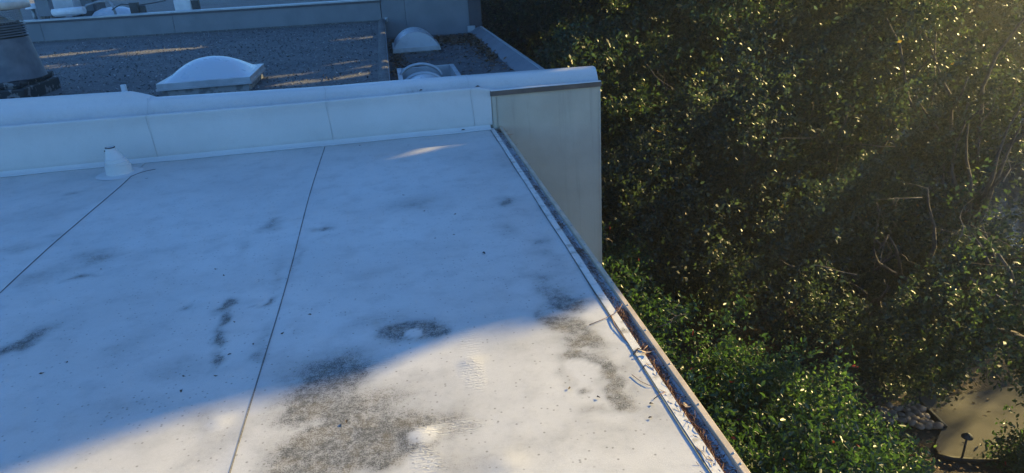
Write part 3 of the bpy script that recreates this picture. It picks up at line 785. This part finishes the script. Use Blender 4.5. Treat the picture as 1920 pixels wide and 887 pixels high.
# wooden fence far beyond
wf = empty("wooden_fence", (4.8, 30, -3), "weathered board fence with vertical slats glimpsed past the dark end wall", "fence")
for i in range(7):
    a = aty(931 + i * 4.3, 0, 30)
    mb = MB(); mb.box(a[0] - .055, a[0] + .055, 29.98, 30.02, -.52, .8); mb.build("slat", M_wood, wf)
for i in range(3):
    mb = MB(); mb.box(4.4, 5.15, 29.90, 29.97, -.62 - i * .17, -.55 - i * .17 + .03); mb.build("board", M_wood, wf)
mb = MB(); mb.box(4.4, 4.5, 29.99 + .04, 30.13, -6, .6); mb.box(5.08, 5.18, 30.03, 30.13, -6, .6); mb.build("post", M_wood, wf)

# ------------------------------------------------------------------ glare veil: scattering air added for the low sun's glare
mb = MB(); mb.box(-40, 60, -30, 62, GR - 1.2, 16)
mH = bpy.data.materials.new("glare_air"); mH.use_nodes = True
_N, _L = mH.node_tree.nodes, mH.node_tree.links
_N.remove(_N['Principled BSDF']); _v = _N.new("ShaderNodeVolumePrincipled")
_v.inputs['Color'].default_value = (.84, .90, .98, 1); _v.inputs['Density'].default_value = .0027; _v.inputs['Anisotropy'].default_value = .78
_L.new(_v.outputs[0], _N['Material Output'].inputs['Volume'])
o = mb.build("glare_veil", mH, None); meta(o, "thin air volume added to give the glare of the low sun", "glare_veil", kind='stuff')

# ================================================================== FOLIAGE
_lit = np.array([[-9, -1.6], [-4, .9]] + [list(atz(px_, py_)[:2]) for px_, py_ in ((0, 884), (152, 842), (298, 788), (406, 758), (515, 722), (678, 684), (756, 656), (833, 630), (918, 608), (1000, 600), (1075, 580), (1125, 552))] + [[1.6, 3.62], [1.9, 3.7]])
_lit = _lit[np.argsort(_lit[:, 0])]
LITX, LITY = _lit[:, 0], _lit[:, 1]
# gaps cut in the canopy to let sun reach chosen points : (point reached by the light, radius)
def T(px, py, z): return atz(px, py, z)
GAPS = [(T(px_, py_, GZ), r_) for px_, py_, r_ in ((90, 106, .30), (120, 103, .30), (150, 100, .26), (175, 98, .2), (250, 99, .24), (285, 96, .28), (325, 93, .28), (360, 90, .24), (60, 128, .2), (100, 127, .18), (520, 142, .12), (560, 139, .11), (545, 156, .13), (590, 152, .14), (630, 147, .12), (690, 70, .16), (650, 73, .14), (700, 125, .18), (690, 138, .18), (650, 118, .14))] + [
        (T(700, 268, 0), .10), (T(735, 265, 0), .08), (T(770, 262, 0), .09), (T(830, 257, 0), .09), (T(660, 270, 0), .08),
        (T(1000, 159, .42), .14), (T(1050, 155, .42), .10), (T(800, 175, .45), .09), (T(740, 180, .45), .07), (T(850, 170, .45), .08),
        (np.array([4.2, 7.4, -3.3]), 1.1), (np.array([3.1, 7.6, -3.2]), .8), (np.array([5.5, 8.6, -4.2]), .8), (np.array([8.9, 8.0, -6.]), .38), (np.array([8.2, 7.7, -6.]), .28), (np.array([8.5, 8.6, -6.]), .22), (np.array([8.1, 9.0, -6.]), .3),
        (T(1880, 600, -2.5), 1.1), (T(1900, 480, -2), .8), (T(1800, 560, -2.5), .5), (T(1700, 480, -2.5), .35), (T(1600, 560, -3), .30), (T(1560, 470, -2.5), .3),
        (aty(1240, 70, 17), .5), (aty(1380, 60, 16), .5), (aty(1560, 190, 12), .4), (aty(1180, 110, 19), .4), (aty(1700, 60, 11), .35), (aty(1860, 90, 9), .3), (aty(1820, 300, 10), .4), (aty(1480, 420, 10), .3), (aty(1350, 450, 13), .4), (aty(1300, 560, 11), .4)]
# sun-perpendicular raster of the gaps : beyond the stored distance the canopy is open
AX_U = np.array([-sa, ca, 0.0]); AX_V = np.cross(SUN, AX_U)
U0, V0, RES, NU, NV = -30.0, -25.0, .04, 1800, 1500
TMIN = np.full((NU, NV), 1e9, np.float32)
def open_gap(g, r, skip=1.5):
    u, v, t = g @ AX_U, g @ AX_V, g @ SUN
    iu, iv, k = int((u - U0) / RES), int((v - V0) / RES), int(r / RES) + 1
    if iu - k < 0 or iv - k < 0 or iu + k >= NU or iv + k >= NV: return
    a, b = np.mgrid[-k:k + 1, -k:k + 1]
    th = np.arctan2(a, b); ph = float(g[0] * 7.3)
    m = np.hypot(a, b) * RES < r * (1 + .25 * np.sin(3 * th + ph) + .2 * np.sin(7 * th + 2 * ph)) * rng.uniform(.8, 1.15, a.shape)
    w_ = TMIN[iu - k:iu + k + 1, iv - k:iv + k + 1]
    w_[m] = np.minimum(w_[m], t + skip)
def sun_cull(P):
    s = P - SUN[None, :] * (P[:, 2:3] / SUN[2])
    nz = rng.normal(0, .05, len(P))
    b = np.interp(s[:, 0], LITX, LITY)
    keep = ~((P[:, 2] > 0) & (s[:, 0] < 1.9) & (s[:, 1] < b + nz) & (s[:, 1] > -8))  # leaves trimmed so sunlight falls on the roof inside the lit outline
    iu = np.clip(((P @ AX_U - U0) / RES).astype(int), 0, NU - 1); iv = np.clip(((P @ AX_V - V0) / RES).astype(int), 0, NV - 1)
    keep &= ~(P @ SUN > TMIN[iu, iv])
    return keep
def unit(v): return v / np.maximum(1e-9, np.linalg.norm(v, axis=1, keepdims=True))
def foliage(lumps, size, cover, tone_shift=0.0, hexa=False, shell=.16, per=7, aspect=.52, keep_frac=1.0):
    """many small leaves on sprigs spread through the shells of the lumps"""
    C_ = []; A_ = []
    for (x, y, z, r) in lumps:
        area = 4 * math.pi * r * r
        n = max(3, int(area * cover / (size * size * aspect * .62) / per))
        d = unit(rng.normal(size=(n, 3)))
        rr = r * (1 - np.abs(rng.normal(0, shell, n))) * (1 + .16 * np.sin(d[:, 0] * 7 + x) * np.sin(d[:, 1] * 6 + y) + .12 * np.sin(d[:, 2] * 9 + d[:, 0] * 5))
        c = np.array([x, y, z]) + d * rr[:, None] * np.array([1, 1, .85])
        ax = unit(d * .7 + rng.normal(size=(n, 3)) * .55 + np.array([0, 0, .25]))
        C_.append(c); A_.append(ax)
    c = np.concatenate(C_); ax = np.concatenate(A_)
    k = c[:, 2] > GR + .08; c = c[k]; ax = ax[k]
    n = len(c)
    c = np.repeat(c, per, 0); ax = np.repeat(ax, per, 0)
    t = np.tile(np.linspace(0, 1, per), n)
    sprig_tone = np.repeat(rng.normal(0, .13, n), per)
    pos = c + ax * (t * size * 3.2)[:, None] + rng.normal(0, size * .35, (n * per, 3))
    ld = unit(ax * .5 + rng.normal(size=pos.shape) * .75)
    up = unit(rng.normal(size=pos.shape) * .6 + np.array([0, 0, .55]) + ax * .3)
    sd = unit(np.cross(ld, up)); nr = np.cross(sd, ld)
    m = sun_cull(pos)
    if size > .1: m &= sun_cull(pos + ld * size * .9)
    m &= rng.random(len(pos)) < keep_frac
    pos, ld, sd, nr, sprig_tone = pos[m], ld[m], sd[m], nr[m], sprig_tone[m]
    N_ = len(pos)
    L_ = (size * rng.uniform(.45, 1.45, N_))[:, None]; W_ = L_ * aspect
    fold = (rng.uniform(.05, .3, N_))[:, None]
    if hexa:
        vs = [pos, pos + ld * L_ * .3 + sd * W_ * .42 + nr * W_ * fold, pos + ld * L_ * .68 + sd * W_ * .40 + nr * W_ * fold, pos + ld * L_ - nr * L_ * .08, pos + ld * L_ * .68 - sd * W_ * .40 + nr * W_ * fold, pos + ld * L_ * .3 - sd * W_ * .42 + nr * W_ * fold]
        V = np.stack(vs, 1).reshape(-1, 3)
        b = np.arange(N_)[:, None] * 6
        F = np.concatenate([b + np.array([[0, 1, 2, 3]]), b + np.array([[0, 3, 4, 5]])], 1).reshape(-1, 4)
        rep = 2
    else:
        vs = [pos, pos + ld * L_ * .5 + sd * W_ * .5 + nr * W_ * fold, pos + ld * L_, pos + ld * L_ * .5 - sd * W_ * .5 + nr * W_ * fold]
        V = np.stack(vs, 1).reshape(-1, 3)
        F = np.arange(N_ * 4).reshape(-1, 4); rep = 1
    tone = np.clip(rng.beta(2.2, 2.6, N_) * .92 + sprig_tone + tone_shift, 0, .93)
    odd = rng.random(N_)
    tone = np.where(odd > .9965, .99, np.where(odd > .990, .96, tone))
    return V, F, np.repeat(tone, rep)
TOT = [0]
def limb(mb, a, b, r0, r1, wob=.12, n=6, seg=6):
    a = np.array(a, float); b = np.array(b, float); ln = np.linalg.norm(b - a)
    pts = []; ph = rng.random(3) * 6
    for i in range(n + 1):
        t = i / n
        p = a + (b - a) * t + wob * ln * .5 * math.sin(math.pi * t) * np.array([math.sin(ph[0] + 4 * t), math.sin(ph[1] + 5 * t), .4 * math.sin(ph[2] + 3 * t)])
        pts.append(p)
    mb.tube(pts, [r0 + (r1 - r0) * i / n for i in range(n + 1)], seg)
def tree(name, cat, label, base, lumps, size, cover, mat, tshift=0, hexa=False, trunk_r=.16, bare=0, group=None, upper=None, fork=.45):
    bx_, by_ = base
    e = empty(name, (bx_, by_, GR), label, cat, group)
    cs = np.array([l[:3] for l in lumps]); top = cs.mean(0)
    mb = MB()
    fk = np.array([bx_ + (top[0] - bx_) * fork, by_ + (top[1] - by_) * fork, GR + (top[2] - GR) * fork])
    limb(mb, (bx_, by_, GR - .1), fk, trunk_r, trunk_r * .7, .10, 7, 9)
    mb.build("trunk", M_bark, e)
    mb = MB()
    sel = lumps if len(lumps) < 9 else [lumps[i] for i in rng.choice(len(lumps), 9, replace=False)]
    for (x, y, z, r) in sel:
        tst = np.array([fk + (np.array([x, y, z]) - fk) * q for q in np.linspace(0, 1.2, 12)] + [np.array([x, y, z]) + np.array(v) * r for v in ((1, 0, 0), (-1, 0, 0), (0, 1, 0), (0, -1, 0), (0, 0, 1))])
        sh = tst - SUN[None, :] * (tst[:, 2:3] / SUN[2])
        if ((tst[:, 2] > 0) & (sh[:, 0] < 1.6) & (sh[:, 1] < np.interp(sh[:, 0], LITX, LITY) + .15)).any(): continue
        limb(mb, fk, (x, y, z), trunk_r * .34, .012, .14, 6, 5)
        for q in range(1):
            d = unit(rng.normal(size=(1, 3)))[0]
            limb(mb, (x, y, z), np.array([x, y, z]) + d * r * .8, .009, .003, .15, 4, 4)
    mb.build("limbs", M_bark, e)['kind'] = 'stuff'
    if bare:
        mb = MB()
        for q in range(bare):
            l = lumps[int(rng.integers(len(lumps)))]
            c = np.array(l[:3]); dv = CAMP - c; dv /= np.linalg.norm(dv)
            st = c + dv * l[3] * .55 + rng.normal(0, l[3] * .35, 3)
            d = unit((rng.normal(size=(1, 3)) + np.array([[0, 0, .4]])))[0]
            en = st + d * rng.uniform(.4, 1.1)
            limb(mb, st, en, .010, .003, .3, 5, 4)
            for h_ in range(3):
                q0 = st + (en - st) * rng.uniform(.2, .8)
                limb(mb, q0, q0 + unit(rng.normal(size=(1, 3)))[0] * rng.uniform(.15, .4), .005, .002, .3, 3, 3)
        mb.build("bare_twigs", M_twig, e)['kind'] = 'stuff'
    V, F, tn = foliage(lumps, size, cover, tshift, hexa)
    TOT[0] += len(F) * 2
    rawmesh("crown", V, F, mat, e, attr=tn)
    if upper:
        V, F, tn = foliage(upper, .24, .85, tshift)
        TOT[0] += len(F) * 2
        rawmesh("upper_crown", V, F, mat, e, attr=tn)
    return e
def cloud(c, rad, n, r0, r1, seed):
    g = np.random.default_rng(seed); out = []
    for i in range(n):
        d = g.normal(size=3); d /= np.linalg.norm(d)
        k = g.uniform(.35, 1.0) ** .6
        out.append((c[0] + d[0] * rad[0] * k, c[1] + d[1] * rad[1] * k, c[2] + d[2] * rad[2] * k, g.uniform(r0, r1)))
    return out
#       base          crown centre        radii          lumps  leaf  tone
TREES = [
 ((4.86, 24.49), (4.66, 24.19, -2.46), (1.9, 2.0, 2.8), 16, 0.12, 0, 'dark bushy evergreen rising right beside the end of the blue wall', M_oak, 6, 1),
 ((7.61, 27.20), (7.41, 26.9, -0.55), (2.4, 2.2, 2.6), 18, 0.13, 0.05, 'tall evergreen at the top edge of the photo above the end of the white parapet', M_oak2, 6, 1),
 ((10.15, 24.13), (9.95, 23.83, -1.22), (2.6, 2.2, 3.4), 20, 0.12, 0.06, 'tall evergreen at the top edge, left of the oak with yellow green tips', M_oak, 6, 1),
 ((6.12, 17.78), (5.92, 17.48, -2.74), (2.0, 2.6, 2.5), 22, 0.1, 0, 'dark evergreen filling the gap beyond the corner of the white parapet', M_oak, 14, 1),
 ((9.54, 18.33), (9.34, 18.03, -1.03), (2.7, 2.4, 2.8), 26, 0.1, 0.1, 'evergreen oak with yellow green leaf tips at the top, right of the parapet', M_oak, 10, 1),
 ((7.87, 13.80), (7.67, 13.5, -2.82), (2.3, 2.2, 2.2), 26, 0.08, 0.02, 'dark oak with bare branches showing, right of the beige end wall', M_oak2, 34, 0),
 ((5.70, 13.14), (5.5, 12.84, -3.66), (1.3, 1.5, 1.3), 14, 0.08, -0.03, 'thin dark oak close to the foot of the beige end wall', M_oak2, 16, 0),
 ((10.98, 15.07), (10.78, 14.77, -1.0), (2.5, 2.2, 2.2), 26, 0.09, 0.06, 'evergreen oak in the upper middle of the tree mass', M_oak2, 14, 1),
 ((8.06, 11.22), (7.86, 10.92, -3.87), (1.6, 1.4, 1.3), 18, 0.072, 0.05, 'dusty oak above the dark patch of bare ground, left of the cobbles', M_oak2, 14, 0),
 ((8.6, 11.0), (7.85, 9.1, -3.75), (1.7, 1.1, .9), 18, 0.066, 0.05, 'dusty green oak whose low branches hang over the paved path', M_oak2, 16, 0),
 ((9.9, 11.2), (8.76, 9.76, -3.1), (1.7, 1.5, 0.9), 16, 0.07, 0.05, 'small oak in front of the pond, above the paved path', M_oak2, 12, 0),
 ((11.2, 8.2), (8.35, 7.9, -3.1), (1.3, 1.1, 1.5), 16, 0.066, 0.16, 'sunlit yellow green oak at the right edge above the paved path', M_oak, 8, 0),
 ((12.01, 13.02), (11.81, 12.72, -0.4), (2.2, 2.0, 2.2), 24, 0.085, 0.06, 'oak in the hazy top right corner of the photo', M_oak2, 10, 1),
 ((11.21, 11.98), (11.01, 11.68, -2.02), (1.6, 1.6, 1.0), 14, 0.08, 0.04, 'oak at the right edge just above the pond', M_oak2, 10, 0),
 ((9.41, 13.99), (9.21, 13.69, -2.32), (1.0, 1.4, 1.0), 12, 0.08, 0.1, 'bushy green oak crown left of the pond with orange leaf spots', M_oak, 4, 0),
 ((13.41, 25.98), (13.21, 25.68, -0.87), (2.8, 2.4, 3.2), 18, 0.14, 0, 'far evergreen high up behind the middle of the tree mass', M_oak, 2, 1),
 ((17.20, 21.15), (17.0, 20.85, -0.48), (3.4, 2.4, 3.0), 22, 0.14, 0, 'far evergreen beyond the pond near the top edge', M_oak2, 2, 1),
]
LPS = [cloud(c_, r_, n_, .55 if s_ < .07 else .75 if s_ < .1 else .95, .85 if s_ < .07 else 1.15 if s_ < .1 else 1.5, 20 + i) for i, (b_, c_, r_, n_, s_, ts_, lab, mt, bare, hasup) in enumerate(TREES)]
SHR = [
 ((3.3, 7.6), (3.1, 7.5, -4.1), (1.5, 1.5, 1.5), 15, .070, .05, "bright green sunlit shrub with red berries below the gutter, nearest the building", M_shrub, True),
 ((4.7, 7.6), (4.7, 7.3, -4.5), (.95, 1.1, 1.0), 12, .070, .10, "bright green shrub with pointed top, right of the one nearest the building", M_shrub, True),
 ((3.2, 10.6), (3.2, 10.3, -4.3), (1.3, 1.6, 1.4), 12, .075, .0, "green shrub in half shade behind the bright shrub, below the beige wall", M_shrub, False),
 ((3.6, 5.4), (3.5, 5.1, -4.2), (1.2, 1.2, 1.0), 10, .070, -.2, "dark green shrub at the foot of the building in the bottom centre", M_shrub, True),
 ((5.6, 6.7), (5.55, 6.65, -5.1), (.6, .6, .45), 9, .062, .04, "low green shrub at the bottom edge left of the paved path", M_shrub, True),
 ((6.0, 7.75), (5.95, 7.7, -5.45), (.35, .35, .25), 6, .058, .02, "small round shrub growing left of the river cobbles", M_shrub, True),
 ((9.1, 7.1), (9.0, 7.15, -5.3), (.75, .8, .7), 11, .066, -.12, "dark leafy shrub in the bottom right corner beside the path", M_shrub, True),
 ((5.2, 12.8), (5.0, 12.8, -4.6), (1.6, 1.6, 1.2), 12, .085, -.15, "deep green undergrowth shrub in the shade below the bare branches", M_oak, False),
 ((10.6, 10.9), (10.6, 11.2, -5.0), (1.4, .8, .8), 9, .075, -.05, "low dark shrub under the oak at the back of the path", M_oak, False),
]
SPS = [cloud(c_, r_, n_, .45 if r_[0] > .8 else .28, .72 if r_[0] > .8 else .42, 140 + i) for i, (b_, c_, r_, n_, s_, ts_, lab, mt, hx) in enumerate(SHR)]
ALL = np.array([l for lp in LPS + SPS for l in lp])
gg = np.random.default_rng(11)
for g_, r_g in GAPS: open_gap(g_, r_g)
for k in range(2700):  # random gaps cut to speckle the foliage with sun
    px = 915 + 1015 * gg.random() ** .7; py = gg.uniform(-5, 890)
    r_ = ray(px, py); r_ = r_ / np.linalg.norm(r_)
    oc = CAMP[None, :] - ALL[:, :3]; bq = oc @ r_; cq = (oc ** 2).sum(1) - ALL[:, 3] ** 2; dq = bq * bq - cq
    tt = np.where(dq > 0, -bq - np.sqrt(np.maximum(dq, 0)), 1e9); tt[tt < 3] = 1e9
    t0_ = tt.min()
    if t0_ > 100: continue
    if mnoise.noise(Vector((px / 130, py / 110, 2))) < (.06 if px < 1420 and 200 < py < 560 else -.14): continue
    open_gap(CAMP + r_ * (t0_ + gg.uniform(-.1, .5)), gg.uniform(.04, .15) if gg.random() < .9 else gg.uniform(.2, .4), gg.uniform(.15, .8))
for i, (b_, c_, r_, n_, s_, ts_, lab, mt, bare, hasup) in enumerate(TREES):
    lp = LPS[i]
    up_ = cloud((c_[0], c_[1], 6.0), (r_[0] * 1.15, r_[1] * 1.3, 4.2), 30, 1.0, 1.5, 60 + i) if hasup else None
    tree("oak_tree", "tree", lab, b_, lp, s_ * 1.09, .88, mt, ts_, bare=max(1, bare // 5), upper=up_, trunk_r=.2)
# tall trees just outside the right edge, they throw the shade on the roof
for i, (c_, r_) in enumerate((((14.8, 9.9, 4.2), (1.8, 1.6, 3.0)), ((18.5, 13.8, 5.5), (2.6, 2.4, 4.6)), ((19, 20, 6.5), (3.0, 3.0, 4.8)), ((22, 27, 7.5), (3.2, 3.2, 5.2)))):
    tree("oak_tree", "tree", "tall evergreen standing outside the right edge of the photo, %s from the roof" % ("nearest", "second", "third", "farthest")[i], (c_[0] + .5, c_[1] + .3), cloud(c_, r_, 34, .9, 1.4, 90 + i), .24, 1.0, M_oak, trunk_r=.25)
for i, (c_, r_) in enumerate((((17, 36, 7.0), (4.0, 4.0, 7.5)), ((24, 40, 9.0), (4.5, 4.0, 8.0)), ((14, 45, 8.0), (4.5, 4.0, 8.0)), ((28, 50, 9), (6, 6, 10)))):  # added trees that block the sun from the far roof
    tree("shade_tree", "tree", "very tall tree added to shade the far roof, mostly above the top edge, %s" % ("nearest", "second nearest", "leftmost", "farthest")[i], (c_[0], c_[1]), cloud(c_, r_, 26, 1.7, 2.6, 190 + i), .42, 1.0, M_oak, trunk_r=.3)
# shrubs near the building
for i, (b_, c_, r_, n_, s_, ts_, lab, mt, hx) in enumerate(SHR):
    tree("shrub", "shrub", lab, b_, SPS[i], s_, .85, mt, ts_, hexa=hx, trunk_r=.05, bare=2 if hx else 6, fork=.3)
# far woodland as one mass
wl_ = []
g_ = np.random.default_rng(5)
for k in range(70):
    a = math.radians(g_.uniform(5, 62)); d = g_.uniform(34, 50)
    wl_.append((d * math.sin(a), d * math.cos(a), g_.uniform(-5.5, 3), g_.uniform(2.0, 3.4)))
V, F, tn = foliage(wl_, .36, .8, 0); TOT[0] += 2 * len(F)
o = rawmesh("far_woodland", V, F, M_oak, None, attr=tn)
meta(o, "dense far woodland closing the view behind the oaks", "woodland", kind='stuff')
print("leaf triangles", TOT[0])

# ------------------------------------------------------------------ leaf litter
def litter(name, label, P, size, mat, tilt=.35, lo=0, hi=1):
    n = len(P)
    a = rng.uniform(0, 2 * math.pi, n); ld = np.stack([np.cos(a), np.sin(a), rng.normal(0, tilt, n)], 1); ld = unit(ld)
    up = unit(rng.normal(0, tilt, (n, 3)) + np.array([0, 0, 1])); sd = unit(np.cross(ld, up)); nr = np.cross(sd, ld)
    L_ = (size * rng.uniform(.6, 1.3, n))[:, None]; W_ = L_ * .5
    V = np.stack([P, P + ld * L_ * .5 + sd * W_ * .5 + nr * W_ * .3, P + ld * L_, P + ld * L_ * .5 - sd * W_ * .5 + nr * W_ * .3], 1).reshape(-1, 3)
    o = rawmesh(name, V, np.arange(n * 4).reshape(-1, 4), mat, None, attr=rng.uniform(lo, hi, n))
    meta(o, label, "leaf litter", kind='stuff'); return o
n = 16000
P = np.stack([rng.uniform(2, 16, n), rng.uniform(4, 18, n), np.full(n, GR + .07)], 1)
onp = (P[:, 0] > 7.9) & (P[:, 0] < 12) & (P[:, 1] > 7.45) & (P[:, 1] < 9.6)
P = P[~onp | (rng.random(n) < .05)]
litter("ground_leaf_litter", "brown fallen leaves covering the ground under the trees", P, .075, M_litter)
n = 11000
X_ = rng.uniform(.02, 2.35, n); Y_ = rng.uniform(10, 20.0, n)
dens = np.clip((Y_ - 17.6) / 1.5, 0, 1) * np.clip((X_ - .9) / .5, 0.15, 1) + np.clip((.45 - X_) / .35, 0, 1) * .5 + np.clip(1 - np.abs(X_ - 2.1) / .35, 0, 1) * np.clip((Y_ - 13.5) / 4, 0, 1) + .03
k = rng.random(n) < dens
litter("roof_leaf_litter", "brown dry leaves drifted over the lower roof against the blue wall", np.stack([X_[k], Y_[k], np.full(k.sum(), LZ + .015)], 1), .10, M_litter, .3, .2, .9)

n = 9000
X_ = rng.uniform(-8, XS - .2, n); Y_ = 8.2 + 12.6 * rng.random(n) ** 1.0
k = Y_ < wl(X_) - .1
litter("loose_grit", "loose pale grit and scraps scattered over the upper grey felt roof", np.stack([X_[k], Y_[k], np.full(k.sum(), GZ + .012)], 1), .045, M_grit, .5)
n = 1500
litter("loose_grit", "loose grit and scraps scattered over the lower grey felt roof", np.stack([rng.uniform(0, 2.3, n), rng.uniform(10.5, 20, n), np.full(n, LZ + .012)], 1), .04, M_grit, .5)

# ------------------------------------------------------------------ pine needles and twigs in the gutter
def needles(name, label, specs, sa_=.75):
    V = []; F = []; tn = []
    for (cx, cy, n, sx, sy, z0, zs) in specs:
        for q in range(n):
            x = cx + rng.normal(0, sx); y = cy + rng.normal(0, sy)
            a = rng.normal(math.pi / 2, sa_); ln = rng.uniform(.05, .13); cv = rng.normal(0, .35)
            z = z0 + abs(rng.normal(0, zs)); dz = rng.normal(0, .12)
            pts = []
            for s in range(4):
                t = s / 3 - .5
                aa = a + cv * t
                pts.append((x + math.cos(aa) * ln * t, y + math.sin(aa) * ln * t, max(z0 - .004, z + dz * ln * t + .006 * math.sin(s * 2 + q))))
            b = len(V); r = rng.uniform(.0007, .0013)
            for p in pts:
                V += [(p[0] - r, p[1], p[2]), (p[0] + r, p[1] + r * .5, p[2]), (p[0], p[1], p[2] + r * 1.8)]
            for s in range(3):
                for j in range(3): F.append((b + s * 3 + j, b + s * 3 + (j + 1) % 3, b + s * 3 + 3 + (j + 1) % 3, b + s * 3 + 3 + j))
            tn += [float(np.clip(rng.normal(.45, .25), 0, 1))] * 9
    o = rawmesh(name, np.array(V), np.array(F), M_needle, None, attr=np.array(tn))
    meta(o, label, "pine needles", kind='stuff'); return o
n = 420
Y_ = np.concatenate([rng.uniform(1.8, 3.2, 260), rng.uniform(3.2, 7.45, 160)])
X_ = gx0 + rng.uniform(-.012, gx1 - gx0 - .03, n)
litter("gutter_leaf_litter", "small dry leaf scraps and grit lying on the gutter guard", np.stack([X_, Y_, np.full(n, -.014)], 1), .016, M_litter, .5, 0, .9)
def gp(px, py): c = atz(px, py, -.015); return float(c[0]), float(c[1])
sp = []
for (px, py, n, sx, sy) in [(1165, 590, 34, .018, .035), (1180, 622, 22, .018, .04), (1198, 655, 52, .020, .05), (1220, 692, 64, .022, .05), (1243, 730, 80, .020, .05), (1265, 765, 100, .018, .045), (1285, 795, 110, .018, .045), (1302, 825, 110, .017, .04), (1318, 850, 100, .016, .04), (1335, 880, 90, .016, .05), (1350, 920, 90, .016, .08)]:
    c = gp(px, py); sp.append((c[0] + .010, c[1], int(n * 1.7), sx * .8, sy, -.020, .008))
needles("gutter_needles", "thick drift of red brown pine needles in the sunlit near end of the gutter", sp, .42)
sp = []
for (px, py, n, sx, sy) in [(958, 272, 16, .012, .10), (985, 312, 14, .012, .1), (1015, 362, 16, .012, .1), (1075, 460, 18, .012, .15), (1100, 490, 16, .012, .12), (1120, 520, 16, .012, .1), (1140, 555, 24, .014, .08), (940, 246, 26, .02, .06), (950, 257, 20, .02, .06), (975, 297, 14, .014, .04), (992, 325, 6, .01, .04), (1004, 349, 16, .012, .04), (1028, 382, 10, .012, .03), (1040, 398, 6, .012, .03), (1050, 423, 24, .014, .05), (1064, 450, 10, .012, .08), (1088, 470, 10, .014, .07), (1110, 500, 8, .014, .1), (1130, 545, 8, .02, .1)]:
    c = gp(px, py); sp.append((c[0], c[1], n, sx, sy, -.018, .008))
needles("gutter_needles", "sparse tufts of pine needles in the shaded far part of the gutter", sp)
def twig(pts, r, label, z=.012):
    P_ = [np.array([*atz(a, b, z)[:2], zz * .35 + .002 if zz > 0 else zz]) for a, b, zz in pts]
    r *= .7; mb = MB(); mb.tube(P_, [r] + [r * .8] * (len(P_) - 2) + [r * .4], 5)
    o = mb.build("twig", M_twig2, None); meta(o, label, "twig", "twigs lying along the roof edge")
M_twig2 = plain("red_brown_twig", (.16, .075, .045), (.26, .14, .09), 30, .8)
twig([(1105, 607, .010), (1128, 598, .012), (1147, 590, .022), (1160, 583, .035), (1167, 572, .05)], .0035, "forked twig bent over the gutter edge where the sunlight begins")
twig([(1146, 590, .02), (1152, 608, .016), (1163, 622, .012), (1172, 634, .008), (1178, 640, .006)], .004, "short reddish twig lying along the drip edge below the forked one")
twig([(1188, 662, .01), (1196, 652, .02), (1206, 656, .02), (1214, 648, .03)], .0055, "thick curled twig lying over the drip edge left of the tan leaf")
twig([(1205, 690, .012), (1212, 680, .018), (1224, 690, .01), (1232, 706, -.006), (1240, 716, -.012)], .003, "thin bent twig half in the gutter below the tan leaf")
twig([(1226, 745, .006), (1236, 738, .014), (1247, 733, .01), (1235, 728, .02)], .003, "small y shaped twig on the membrane edge beside the needles")
twig([(1185, 700, .008), (1200, 712, .01), (1216, 720, .012), (1228, 722, .004)], .0025, "slim twig crossing the drip edge in the sun")
twig([(275, 293, .012), (284, 289, .018), (300, 289, .018), (318, 286, .018), (334, 285, .012)], .004, "dark twig lying at the foot of the white parapet right of the pipe boot")
# small leaf scraps
scr_m = None
def scrap(px, py, z, s, mat, label, group, name="leaf_scrap", cat="leaf scrap", y=None):
    global scr_m
    c = atz(px, py, z) if y is None else aty(px, py, y)
    n = 8; mb = MB()
    ring = [(s * math.cos(t) * (1 + .25 * math.sin(3 * t + px)), s * .55 * math.sin(t) * (1 + .2 * math.cos(2 * t)), s * .22 * math.sin(t * 2 + py)) for t in np.linspace(0, 2 * math.pi, n, endpoint=False)]
    a = (px * 7 % 31) / 5
    pts = [Vector((c[0] + x * math.cos(a) - yv * math.sin(a), c[1] + x * math.sin(a) + yv * math.cos(a), c[2] + zv + s * .25)) for x, yv, zv in ring]
    cv = mb.bm.verts.new((c[0], c[1], c[2] + s * .05)); vs = [mb.bm.verts.new(p) for p in pts]
    for i in range(n): mb.bm.faces.new((cv, vs[i], vs[(i + 1) % n]))
    o = mb.build(name, mat, None); meta(o, label, cat, group)
M_leafd = plain("dry_leaf_brown", (.05, .032, .02), (.10, .06, .035), 60, .8)
M_leaft = plain("dry_leaf_tan", (.34, .22, .13), (.46, .32, .20), 60, .7)
scrap(1211, 662, .012, .024, M_leaft, "curled tan leaf lying on the drip edge in the sun", None, "dry_leaf", "leaf")
scrap(1288, 762, -.002, .020, M_leaft, "small tan curled leaf on the pine needles in the gutter", None, "dry_leaf", "leaf")
scrap(907, 475, .004, .018, M_black, "single black scrap in the middle of the shaded white roof", None)
for px, py in [(675, 273), (766, 272), (757, 366), (795, 396), (420, 517), (405, 505), (440, 604), (430, 665), (815, 447), (853, 402), (850, 440), (1220, 783), (1222, 757), (530, 625), (475, 645), (345, 706), (405, 705), (340, 733), (580, 590), (650, 790), (80, 700), (190, 505), (275, 335), (125, 680), (1068, 728), (1122, 745), (535, 271)]:
    scrap(px, py, .004, .009 + .004 * rnd.random(), M_leafd, "tiny brown leaf scrap scattered on the white roof membrane", "leaf scraps scattered on the white roof")
for px, py in [(48, 318), (132, 306), (117, 307), (537, 270), (383, 284), (868, 244)]:
    scrap(px, py, .012, .022, M_leafd, "dry brown leaf lying on the flashing strip at the foot of the white parapet", "leaves at the foot of the parapet", "dry_leaf", "leaf")
scrap(789, 170, 0, .028, M_leafd, "brown leaf lying on the crease of the white parapet cap", None, "dry_leaf", "leaf", y=WY + .05)
scrap(895, 163, 0, .030, M_leafd, "pale brown leaf lying by the lap joint at the end of the white parapet", None, "dry_leaf", "leaf", y=WY + .05)
